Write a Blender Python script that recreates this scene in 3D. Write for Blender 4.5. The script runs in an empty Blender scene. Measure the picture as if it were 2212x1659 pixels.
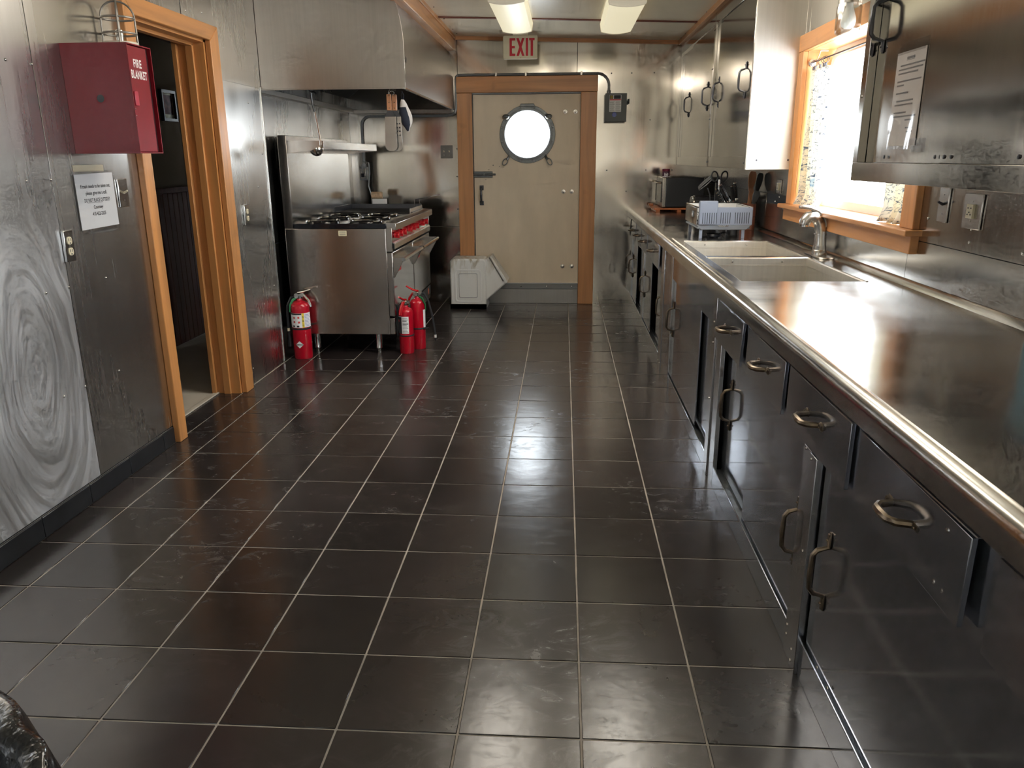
import bpy, bmesh, math, random
from mathutils import Vector, Matrix, Quaternion
rnd = random.Random(7)
S = bpy.context.scene
COL = S.collection
PI = math.pi

# ------------------------------------------------------------------ camera
cam_d = bpy.data.cameras.new('camera')
cam = bpy.data.objects.new('camera', cam_d)
COL.objects.link(cam)
S.camera = cam
cam_d.sensor_fit = 'HORIZONTAL'
cam_d.sensor_width = 36.0
cam_d.lens = 1677.126 / 2212 * 36
cam_d.clip_start = 0.05
CAMH = 1.36677
pitch, yaw, roll = 0.283546086, 0.0655977685, -0.00628594
fw = Vector((-math.sin(yaw) * math.cos(pitch), math.cos(yaw) * math.cos(pitch), -math.sin(pitch)))
rt = Vector((math.cos(yaw), math.sin(yaw), 0))
up = rt.cross(fw)
r2 = rt * math.cos(roll) + up * math.sin(roll)
u2 = up * math.cos(roll) - rt * math.sin(roll)
cam.matrix_world = Matrix(((r2.x, u2.x, -fw.x, 0), (r2.y, u2.y, -fw.y, 0), (r2.z, u2.z, -fw.z, CAMH), (0, 0, 0, 1)))

# ------------------------------------------------------------------ light
W = bpy.data.worlds.new('sky')
S.world = W
W.use_nodes = True
wn = W.node_tree.nodes
wn['Background'].inputs[0].default_value = (0.86, 0.94, 1.0, 1)
wn['Background'].inputs[1].default_value = 7.0
S.view_settings.view_transform = 'Standard'
S.view_settings.look = 'None'
S.view_settings.gamma = 1.0
S.view_settings.use_curve_mapping = False
S.view_settings.exposure = 1.5
cy = S.cycles
cy.use_denoising = True
cy.max_bounces = 6
cy.diffuse_bounces = 3
cy.glossy_bounces = 4
cy.transmission_bounces = 4
cy.transparent_max_bounces = 8
cy.use_adaptive_sampling = True
cy.adaptive_threshold = 0.08
cy.adaptive_min_samples = 10
cy.sample_clamp_indirect = 8.0
cy.caustics_reflective = True
cy.caustics_refractive = False
cy.blur_glossy = 0.4
LAMP_FAR, LAMP_NEAR = 0.22, 4.8          # emission of the fluorescent diffusers (the far pair is nearly off)

# ------------------------------------------------------------------ materials
def newmat(name):
    m = bpy.data.materials.new(name)
    m.use_nodes = True
    nt = m.node_tree
    return m, nt, nt.nodes['Principled BSDF']

def pos_noise(nt, scale, stretch=(1, 1, 1), detail=4, dist=0.0, rough=0.55):
    g = nt.nodes.new('ShaderNodeNewGeometry')
    mp = nt.nodes.new('ShaderNodeMapping')
    mp.inputs['Scale'].default_value = stretch
    n = nt.nodes.new('ShaderNodeTexNoise')
    n.inputs['Scale'].default_value = scale
    n.inputs['Detail'].default_value = detail
    n.inputs['Roughness'].default_value = rough
    n.inputs['Distortion'].default_value = dist
    nt.links.new(g.outputs['Position'], mp.inputs['Vector'])
    nt.links.new(mp.outputs['Vector'], n.inputs['Vector'])
    return n.outputs['Fac']

def ramp(nt, fac, stops):
    r = nt.nodes.new('ShaderNodeValToRGB')
    e = r.color_ramp.elements
    while len(e) < len(stops):
        e.new(0.5)
    for k, (p, c) in enumerate(stops):
        e[k].position = p
        e[k].color = c if isinstance(c, tuple) and len(c) == 4 else ((c, c, c, 1) if not isinstance(c, tuple) else c + (1,))
    nt.links.new(fac, r.inputs['Fac'])
    return r.outputs['Color']

def mixc(nt, fac, a, b):
    m = nt.nodes.new('ShaderNodeMix')
    m.data_type = 'RGBA'
    for sock, v in ((0, fac), (6, a), (7, b)):
        if hasattr(v, 'is_linked'):
            nt.links.new(v, m.inputs[sock])
        elif sock == 0:
            m.inputs[0].default_value = v
        else:
            m.inputs[sock].default_value = tuple(v) + (1,) if len(v) == 3 else v
    return m.outputs[2]

def add_bump(nt, bsdf, h, dist, strength=1.0, prev=None):
    b = nt.nodes.new('ShaderNodeBump')
    b.inputs['Strength'].default_value = strength
    b.inputs['Distance'].default_value = dist
    nt.links.new(h, b.inputs['Height'])
    if prev is not None:
        nt.links.new(prev, b.inputs['Normal'])
    nt.links.new(b.outputs['Normal'], bsdf.inputs['Normal'])
    return b.outputs['Normal']

def plain(name, col, rough=0.5, metal=0.0, var=0.0, vscale=6, stretch=(1, 1, 1), bump=0.0, bscale=60, coat=0.0, emit=None, spec=None):
    m, nt, b = newmat(name)
    c = tuple(col)
    b.inputs['Base Color'].default_value = c + (1,)
    b.inputs['Roughness'].default_value = rough
    b.inputs['Metallic'].default_value = metal
    if coat:
        b.inputs['Coat Weight'].default_value = coat
        b.inputs['Coat Roughness'].default_value = 0.1
    if spec is not None:
        b.inputs['Specular IOR Level'].default_value = spec
    if var:
        f = pos_noise(nt, vscale, stretch)
        lo = tuple(x * (1 - var) for x in c)
        hi = tuple(min(1, x * (1 + var)) for x in c)
        nt.links.new(ramp(nt, f, [(0.3, lo), (0.7, hi)]), b.inputs['Base Color'])
    if bump:
        add_bump(nt, b, pos_noise(nt, bscale), bump)
    if emit:
        b.inputs['Emission Color'].default_value = tuple(emit[0]) + (1,)
        b.inputs['Emission Strength'].default_value = emit[1]
    return m

def steel(name, col=(0.52, 0.50, 0.47), r0=0.16, r1=0.34, wave=0.010, wscale=1.7, streak=(80, 80, 1.0), smear=0.5, smear_scale=1.6, brush=0.0, metal=1.0):
    m, nt, b = newmat(name)
    b.inputs['Metallic'].default_value = metal
    st = pos_noise(nt, 1.0, streak, detail=2, rough=0.6)
    sm = pos_noise(nt, smear_scale, (1, 1, 0.45), detail=2, dist=0.6, rough=0.45)
    smk = ramp(nt, sm, [(0.32, 0.0), (0.78, 1.0)])
    lo = tuple(x * 0.96 for x in col)
    hi = tuple(min(1, x * 1.04) for x in col)
    c1 = ramp(nt, st, [(0.3, lo), (0.7, hi)])
    mul = nt.nodes.new('ShaderNodeMath'); mul.operation = 'MULTIPLY'
    mul.inputs[1].default_value = smear
    nt.links.new(smk, mul.inputs[0])
    nt.links.new(mixc(nt, mul.outputs[0], c1, tuple(min(1, x * 1.22) for x in col)), b.inputs['Base Color'])
    rr = nt.nodes.new('ShaderNodeMapRange')
    rr.inputs['From Min'].default_value = 0.25; rr.inputs['From Max'].default_value = 0.75
    rr.inputs['To Min'].default_value = r0; rr.inputs['To Max'].default_value = r0 + (r1 - r0) * 0.18
    nt.links.new(st, rr.inputs['Value'])
    ma = nt.nodes.new('ShaderNodeMath'); ma.operation = 'MULTIPLY_ADD'
    ma.inputs[1].default_value = (r1 - r0) * smear
    nt.links.new(smk, ma.inputs[0])
    nt.links.new(rr.outputs[0], ma.inputs[2])
    nt.links.new(ma.outputs[0], b.inputs['Roughness'])
    n1 = add_bump(nt, b, pos_noise(nt, wscale, (1, 1, 1), detail=0, dist=0.0), wave)
    if brush:
        add_bump(nt, b, st, brush, 1.0, n1)
    return m

def swirl_steel(name):
    m = steel(name, (0.62, 0.61, 0.60), 0.20, 0.40, wave=0.012, wscale=1.3, smear=0.5)
    nt = m.node_tree
    b = nt.nodes['Principled BSDF']
    g = nt.nodes.new('ShaderNodeNewGeometry')
    sp_ = nt.nodes.new('ShaderNodeSeparateXYZ')
    nt.links.new(g.outputs['Position'], sp_.inputs[0])
    def mth(op, p, q=None):
        n = nt.nodes.new('ShaderNodeMath'); n.operation = op
        for k, v in enumerate((p, q)):
            if v is None: continue
            if isinstance(v, (int, float)): n.inputs[k].default_value = v
            else: nt.links.new(v, n.inputs[k])
        return n.outputs[0]
    wob = mth('MULTIPLY', mth('SUBTRACT', pos_noise(nt, 2.5, (1, 1, 1), detail=2), 0.5), 0.22)
    yy = mth('ADD', mth('MULTIPLY', mth('SUBTRACT', sp_.outputs['Y'], 2.66), 2.2), wob)
    zz = mth('SUBTRACT', sp_.outputs['Z'], 0.62)
    rr_ = mth('SQRT', mth('ADD', mth('MULTIPLY', yy, yy), mth('MULTIPLY', zz, zz)))
    aa = mth('ARCTAN2', zz, yy)
    cmb = nt.nodes.new('ShaderNodeCombineXYZ')
    nt.links.new(mth('MULTIPLY', rr_, 13.0), cmb.inputs[0]); nt.links.new(mth('MULTIPLY', aa, 0.45), cmb.inputs[1])
    w = nt.nodes.new('ShaderNodeTexNoise')
    w.inputs['Scale'].default_value = 1.6; w.inputs['Detail'].default_value = 6.0; w.inputs['Roughness'].default_value = 0.74
    nt.links.new(cmb.outputs[0], w.inputs['Vector'])
    fine = ramp(nt, w.outputs['Fac'], [(0.38, 0.32), (0.62, 1.0)])
    area = ramp(nt, pos_noise(nt, 1.3, (1, 1, 1), detail=2), [(0.36, 0.45), (0.62, 1.0)])
    sep = nt.nodes.new('ShaderNodeSeparateXYZ')
    nt.links.new(g.outputs['Position'], sep.inputs[0])
    zr = nt.nodes.new('ShaderNodeMapRange')
    zr.inputs['From Min'].default_value = 1.25; zr.inputs['From Max'].default_value = 0.95
    nt.links.new(sep.outputs['Z'], zr.inputs['Value'])
    m1 = nt.nodes.new('ShaderNodeMath'); m1.operation = 'MULTIPLY'
    nt.links.new(fine, m1.inputs[0]); nt.links.new(area, m1.inputs[1])
    m2 = nt.nodes.new('ShaderNodeMath'); m2.operation = 'MULTIPLY'
    nt.links.new(m1.outputs[0], m2.inputs[0]); nt.links.new(zr.outputs[0], m2.inputs[1])
    # scuffed swirls: a thin film of dull polish residue over the metal
    rl = b.inputs['Roughness'].links[0].from_socket
    ad = nt.nodes.new('ShaderNodeMath'); ad.operation = 'MULTIPLY_ADD'; ad.inputs[1].default_value = 0.30
    nt.links.new(m2.outputs[0], ad.inputs[0]); nt.links.new(rl, ad.inputs[2])
    nt.links.new(ad.outputs[0], b.inputs['Roughness'])
    cl = b.inputs['Base Color'].links[0].from_socket
    m4 = nt.nodes.new('ShaderNodeMath'); m4.operation = 'MULTIPLY'; m4.inputs[1].default_value = 0.8
    nt.links.new(m2.outputs[0], m4.inputs[0])
    nt.links.new(mixc(nt, m4.outputs[0], cl, (0.80, 0.81, 0.86)), b.inputs['Base Color'])
    mt = nt.nodes.new('ShaderNodeMath'); mt.operation = 'MULTIPLY_ADD'; mt.inputs[1].default_value = -0.55; mt.inputs[2].default_value = 1.0
    nt.links.new(m2.outputs[0], mt.inputs[0])
    nt.links.new(mt.outputs[0], b.inputs['Metallic'])
    return m

def wood(name, col=(0.62, 0.30, 0.11), axis='z', rough=0.38):
    m, nt, b = newmat(name)
    s = {'z': (18, 18, 1.1), 'y': (18, 1.1, 18), 'x': (1.1, 18, 18)}[axis]
    f = pos_noise(nt, 1.0, s, detail=6, dist=0.5)
    k = pos_noise(nt, 5.0, (1, 1, 1), detail=3)
    c1 = ramp(nt, f, [(0.28, tuple(x * 0.72 for x in col)), (0.5, col), (0.75, tuple(min(1, x * 1.18) for x in col))])
    kk = ramp(nt, k, [(0.68, 0.0), (0.8, 0.55)])
    nt.links.new(mixc(nt, kk, c1, tuple(x * 0.5 for x in col)), b.inputs['Base Color'])
    b.inputs['Roughness'].default_value = rough
    b.inputs['Coat Weight'].default_value = 0.25
    b.inputs['Coat Roughness'].default_value = 0.25
    add_bump(nt, b, f, 0.0006)
    return m

M = {}
M['wall'] = steel('wall_steel', (0.58, 0.56, 0.53), 0.14, 0.30, wave=0.008, wscale=1.6)
M['wall_left'] = steel('left_wall_steel', (0.62, 0.60, 0.57), 0.20, 0.42, wave=0.012, wscale=1.3, smear=0.6)
M['wall_swirl'] = swirl_steel('wiped_wall_steel')
M['wall_back'] = steel('back_wall_steel', (0.52, 0.485, 0.44), 0.09, 0.20, wave=0.014, wscale=1.9)
M['hood'] = steel('hood_steel', (0.46, 0.425, 0.385), 0.30, 0.42, wave=0.006, smear=0.3)
M['range'] = steel('range_steel', (0.46, 0.42, 0.385), 0.20, 0.32, wave=0.003, smear=0.25)
M['bright'] = steel('bright_steel', (0.62, 0.62, 0.61), 0.14, 0.28, wave=0.002, smear=0.3)
M['cab'] = steel('cabinet_steel', (0.50, 0.53, 0.60), 0.06, 0.20, wave=0.004, wscale=2.4, smear=0.6, smear_scale=3.0, metal=0.90)
M['post'] = steel('post_steel', (0.66, 0.67, 0.70), 0.16, 0.30, wave=0.002, smear=0.4)
M['endpanel'] = steel('end_panel_steel', (0.62, 0.60, 0.56), 0.34, 0.48, wave=0.004, smear=0.5)
M['kick'] = steel('kick_plate_steel', (0.42, 0.41, 0.40), 0.42, 0.55, wave=0.002, smear=0.3)
M['upper'] = steel('upper_cabinet_steel', (0.50, 0.475, 0.44), 0.07, 0.20, wave=0.004, smear=0.4)
M['counter'] = steel('counter_steel', (0.60, 0.59, 0.57), 0.15, 0.30, wave=0.004, wscale=3.0, streak=(3, 30, 3), smear=0.4, smear_scale=5)
M['sink'] = steel('sink_steel', (0.78, 0.74, 0.67), 0.38, 0.55, wave=0.002, smear=0.3)
M['chrome'] = plain('chrome', (0.68, 0.67, 0.65), 0.12, 1.0)
M['nickel'] = plain('brushed_nickel', (0.60, 0.57, 0.53), 0.27, 1.0)
M['zinc'] = plain('zinc_screw', (0.62, 0.60, 0.57), 0.25, 1.0)
M['darkmetal'] = plain('dark_metal', (0.10, 0.10, 0.11), 0.35, 0.8)
M['bronze'] = plain('worn_bronze', (0.21, 0.165, 0.12), 0.34, 1.0, var=0.35, vscale=30)
M['iron'] = plain('gunmetal', (0.16, 0.17, 0.175), 0.38, 0.9, var=0.2, vscale=25)
M['conduit'] = plain('conduit_grey', (0.24, 0.245, 0.25), 0.40, 0.35)
M['black'] = plain('black_plastic', (0.013, 0.014, 0.017), 0.32)
M['blackenamel'] = plain('black_enamel', (0.008, 0.009, 0.013), 0.12)
M['rubber'] = plain('rubber', (0.018, 0.02, 0.024), 0.55)
M['dark'] = plain('dark_void', (0.012, 0.013, 0.018), 0.7)
M['griddle'] = plain('seasoned_griddle', (0.04, 0.036, 0.033), 0.42, 0.6, var=0.3)
M['red'] = plain('extinguisher_red', (0.52, 0.004, 0.020), 0.22, coat=0.5)
M['redbox'] = plain('cabinet_red', (0.25, 0.006, 0.015), 0.34, var=0.06)
M['redknob'] = plain('red_knob', (0.50, 0.006, 0.012), 0.2, coat=0.5)
M['white'] = plain('white_paint', (0.80, 0.79, 0.76), 0.5)
M['paper'] = plain('white_paper', (0.86, 0.86, 0.88), 0.7)
M['print'] = plain('black_print', (0.03, 0.03, 0.035), 0.7)
M['whiteprint'] = plain('white_print', (0.88, 0.82, 0.78), 0.6)
M['yellow'] = plain('yellow_print', (0.80, 0.62, 0.05), 0.6)
M['blueprint'] = plain('blue_print', (0.10, 0.14, 0.48), 0.6)
M['redprint'] = plain('red_print', (0.60, 0.05, 0.05), 0.6)
M['cream'] = plain('cream_plastic', (0.78, 0.70, 0.50), 0.4)
M['door'] = plain('door_paint', (0.74, 0.62, 0.47), 0.42, var=0.07, vscale=3, stretch=(2, 2, 0.6))
M['ceiling'] = plain('ceiling_paint', (0.88, 0.80, 0.62), 0.30, var=0.05, vscale=2, bump=0.0006, bscale=90, coat=0.3)
M['wood'] = wood('casing_wood', (0.60, 0.265, 0.085), 'z')
M['wood_y'] = wood('trim_wood_y', (0.60, 0.265, 0.085), 'y')
M['wood_x'] = wood('trim_wood_x', (0.56, 0.25, 0.095), 'x')
M['wood_door'] = wood('door_casing_wood', (0.56, 0.26, 0.105), 'z')
M['strip'] = plain('red_brown_strip', (0.19, 0.055, 0.035), 0.45)
M['sillwood'] = wood('sill_wood', (0.55, 0.25, 0.09), 'y')
M['redwood'] = wood('red_wood', (0.50, 0.16, 0.06), 'x', 0.45)
M['brownwood'] = wood('brown_wood', (0.27, 0.085, 0.045), 'z', 0.4)
M['tan_wood'] = wood('tan_wood', (0.42, 0.19, 0.09), 'z', 0.45)
M['greyplastic'] = plain('grey_plastic', (0.17, 0.19, 0.24), 0.42)
M['greydark'] = plain('dark_grey_plastic', (0.14, 0.15, 0.165), 0.4)
M['boxgrey'] = plain('electric_box_grey', (0.10, 0.11, 0.11), 0.45)
M['whiteplastic'] = plain('white_plastic', (0.82, 0.81, 0.79), 0.42, bump=0.0002, bscale=300)
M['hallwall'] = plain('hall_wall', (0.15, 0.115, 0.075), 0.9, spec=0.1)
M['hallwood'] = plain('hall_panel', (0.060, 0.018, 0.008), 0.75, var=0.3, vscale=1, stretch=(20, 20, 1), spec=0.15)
M['hallfloor'] = plain('hall_floor', (0.52, 0.47, 0.39), 0.5, var=0.1, vscale=4)
M['green'] = plain('green_tag', (0.02, 0.17, 0.06), 0.5)
M['bluetray'] = plain('blue_plastic', (0.16, 0.30, 0.38), 0.3)
M['maroon'] = plain('maroon_lid', (0.16, 0.012, 0.045), 0.4)
M['purple'] = plain('jar_label', (0.09, 0.035, 0.07), 0.5, var=0.8, vscale=60)
M['mittwhite'] = plain('quilted_cloth', (0.55, 0.52, 0.50), 0.9, bump=0.002, bscale=60)
M['navy'] = plain('navy_cloth', (0.012, 0.016, 0.030), 0.85)
M['clearplastic'] = None
M['grout'] = plain('grout', (0.43, 0.385, 0.335), 0.85, var=0.25, vscale=9)
def stained():
    m, nt, b = newmat('stained_white_plastic')
    st = ramp(nt, pos_noise(nt, 14, (1, 1, 0.35), detail=5, dist=1.2), [(0.50, 0.0), (0.66, 0.85)])
    g = nt.nodes.new('ShaderNodeNewGeometry'); sp = nt.nodes.new('ShaderNodeSeparateXYZ')
    nt.links.new(g.outputs['Position'], sp.inputs[0])
    mr = nt.nodes.new('ShaderNodeMapRange'); mr.inputs['From Min'].default_value = 0.28; mr.inputs['From Max'].default_value = 0.46
    nt.links.new(sp.outputs['Z'], mr.inputs['Value'])
    mu = nt.nodes.new('ShaderNodeMath'); mu.operation = 'MULTIPLY'
    nt.links.new(st, mu.inputs[0]); nt.links.new(mr.outputs[0], mu.inputs[1])
    nt.links.new(mixc(nt, mu.outputs[0], (0.80, 0.79, 0.76), (0.30, 0.22, 0.09)), b.inputs['Base Color'])
    b.inputs['Roughness'].default_value = 0.45
    return m
M['stained'] = stained()
M['badge'] = plain('badge_orange', (0.50, 0.09, 0.03), 0.4)
M['grime'] = plain('grime_brown', (0.30, 0.22, 0.10), 0.7)

def tile_mat():
    m, nt, b = newmat('black_brown_tile')
    big = pos_noise(nt, 2.2, (1, 1, 1), detail=5, dist=0.8)
    fine = pos_noise(nt, 8, (1, 1.5, 1), detail=8, dist=1.6, rough=0.72)
    pat = pos_noise(nt, 0.95, (1, 1, 1), detail=2)
    oi = nt.nodes.new('ShaderNodeObjectInfo')
    c = ramp(nt, big, [(0.3, (0.026, 0.0205, 0.0195)), (0.7, (0.042, 0.0335, 0.032))])
    hv = nt.nodes.new('ShaderNodeHueSaturation')
    mr = nt.nodes.new('ShaderNodeMapRange')
    mr.inputs['To Min'].default_value = 0.8; mr.inputs['To Max'].default_value = 1.25
    nt.links.new(oi.outputs['Random'], mr.inputs['Value'])
    nt.links.new(mr.outputs[0], hv.inputs['Value'])
    nt.links.new(c, hv.inputs['Color'])
    d1 = ramp(nt, fine, [(0.50, 0.0), (0.78, 1.0)])
    d2 = ramp(nt, pat, [(0.42, 0.05), (0.60, 1.0)])
    mu = nt.nodes.new('ShaderNodeMath'); mu.operation = 'MULTIPLY'
    nt.links.new(d1, mu.inputs[0]); nt.links.new(d2, mu.inputs[1])
    m3 = nt.nodes.new('ShaderNodeMath'); m3.operation = 'MULTIPLY'; m3.inputs[1].default_value = 0.42
    nt.links.new(mu.outputs[0], m3.inputs[0])
    nt.links.new(mixc(nt, m3.outputs[0], hv.outputs['Color'], (0.17, 0.16, 0.155)), b.inputs['Base Color'])
    ro = nt.nodes.new('ShaderNodeMath'); ro.operation = 'MULTIPLY_ADD'
    ro.inputs[1].default_value = 0.22; ro.inputs[2].default_value = 0.20
    nt.links.new(mu.outputs[0], ro.inputs[0])
    nt.links.new(ro.outputs[0], b.inputs['Roughness'])
    b.inputs['Specular IOR Level'].default_value = 0.62
    add_bump(nt, b, pos_noise(nt, 7, (1, 1, 1), detail=3), 0.0012)
    return m
M['tile'] = tile_mat()
M['basetile'] = plain('skirting_tile', (0.018, 0.019, 0.022), 0.3, var=0.25, vscale=12)

def pane_mat(name, tint=(1, 1, 1), gloss=0.04, rough=0.02):
    m = bpy.data.materials.new(name)
    m.use_nodes = True
    nt = m.node_tree
    nt.nodes.clear()
    o = nt.nodes.new('ShaderNodeOutputMaterial')
    t = nt.nodes.new('ShaderNodeBsdfTransparent'); t.inputs[0].default_value = tint + (1,)
    g = nt.nodes.new('ShaderNodeBsdfGlossy'); g.inputs['Roughness'].default_value = rough
    lw = nt.nodes.new('ShaderNodeLayerWeight'); lw.inputs[0].default_value = 0.5
    pw = nt.nodes.new('ShaderNodeMath'); pw.operation = 'POWER'; pw.inputs[1].default_value = 4.0
    nt.links.new(lw.outputs['Facing'], pw.inputs[0])
    f = nt.nodes.new('ShaderNodeMath'); f.operation = 'MULTIPLY_ADD'; f.inputs[1].default_value = 0.7; f.inputs[2].default_value = gloss
    nt.links.new(pw.outputs[0], f.inputs[0])
    mx = nt.nodes.new('ShaderNodeMixShader')
    nt.links.new(f.outputs[0], mx.inputs[0])
    nt.links.new(t.outputs[0], mx.inputs[1]); nt.links.new(g.outputs[0], mx.inputs[2])
    nt.links.new(mx.outputs[0], o.inputs['Surface'])
    return m
M['pane'] = pane_mat('window_glass')
M['jarglass'] = pane_mat('jar_glass', (0.88, 0.88, 0.86), 0.12, rough=0.12)
M['sleeve'] = pane_mat('clear_sleeve', (0.96, 0.96, 0.96), rough=0.12)
M['bulb'] = plain('frosted_bulb', (0.80, 0.80, 0.78), 0.35)
M['diffuser'] = plain('lamp_diffuser', (0.78, 0.72, 0.52), 0.45, emit=((1.0, 0.90, 0.62), 0.0))
M['diffuser'].node_tree.nodes['Principled BSDF'].inputs['Emission Strength'].default_value = LAMP_FAR
M['diffuser_lit'] = plain('lit_diffuser', (0.78, 0.74, 0.60), 0.45, emit=((1.0, 0.925, 0.81), LAMP_NEAR))
M['fixture'] = plain('lamp_housing', (0.76, 0.69, 0.55), 0.45)

def curtain_mat():
    m, nt, b = newmat('chart_print_cloth')
    lines = pos_noise(nt, 11.0, (1.3, 1.3, 1), detail=4, dist=0.4)
    cont = ramp(nt, lines, [(0.36, 0.0), (0.364, 0.8), (0.372, 0.8), (0.376, 0.0), (0.47, 0.0), (0.474, 0.8), (0.480, 0.8), (0.484, 0.0), (0.57, 0.0), (0.574, 0.8), (0.582, 0.8), (0.586, 0.0)])
    sc = pos_noise(nt, 22, (1, 1, 3.5), detail=4, dist=1.0)
    words = ramp(nt, sc, [(0.60, 0.0), (0.63, 0.9)])
    blots = ramp(nt, pos_noise(nt, 4, (1, 1, 1.2), detail=4, dist=0.8), [(0.64, 0.0), (0.72, 0.7)])
    base = ramp(nt, pos_noise(nt, 3, (1, 1, 0.5), detail=2), [(0.35, (0.80, 0.74, 0.60)), (0.65, (0.82, 0.82, 0.80))])
    c1 = mixc(nt, blots, base, (0.12, 0.33, 0.52))
    c2 = mixc(nt, words, c1, (0.07, 0.12, 0.22))
    c3 = mixc(nt, cont, c2, (0.05, 0.12, 0.20))
    nt.links.new(c3, b.inputs['Base Color'])
    b.inputs['Roughness'].default_value = 0.85
    tr = nt.nodes.new('ShaderNodeBsdfTranslucent')
    nt.links.new(c3, tr.inputs['Color'])
    mx = nt.nodes.new('ShaderNodeMixShader'); mx.inputs[0].default_value = 0.35
    out = nt.nodes['Material Output']
    nt.links.new(b.outputs[0], mx.inputs[1]); nt.links.new(tr.outputs[0], mx.inputs[2])
    nt.links.new(mx.outputs[0], out.inputs['Surface'])
    return m
M['curtain'] = curtain_mat()
M['rearwall'] = plain('rear_wall_paint', (0.74, 0.66, 0.54), 0.6)
M['bag'] = plain('black_bag_plastic', (0.012, 0.012, 0.014), 0.13, coat=0.8, bump=0.018, bscale=17)

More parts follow.
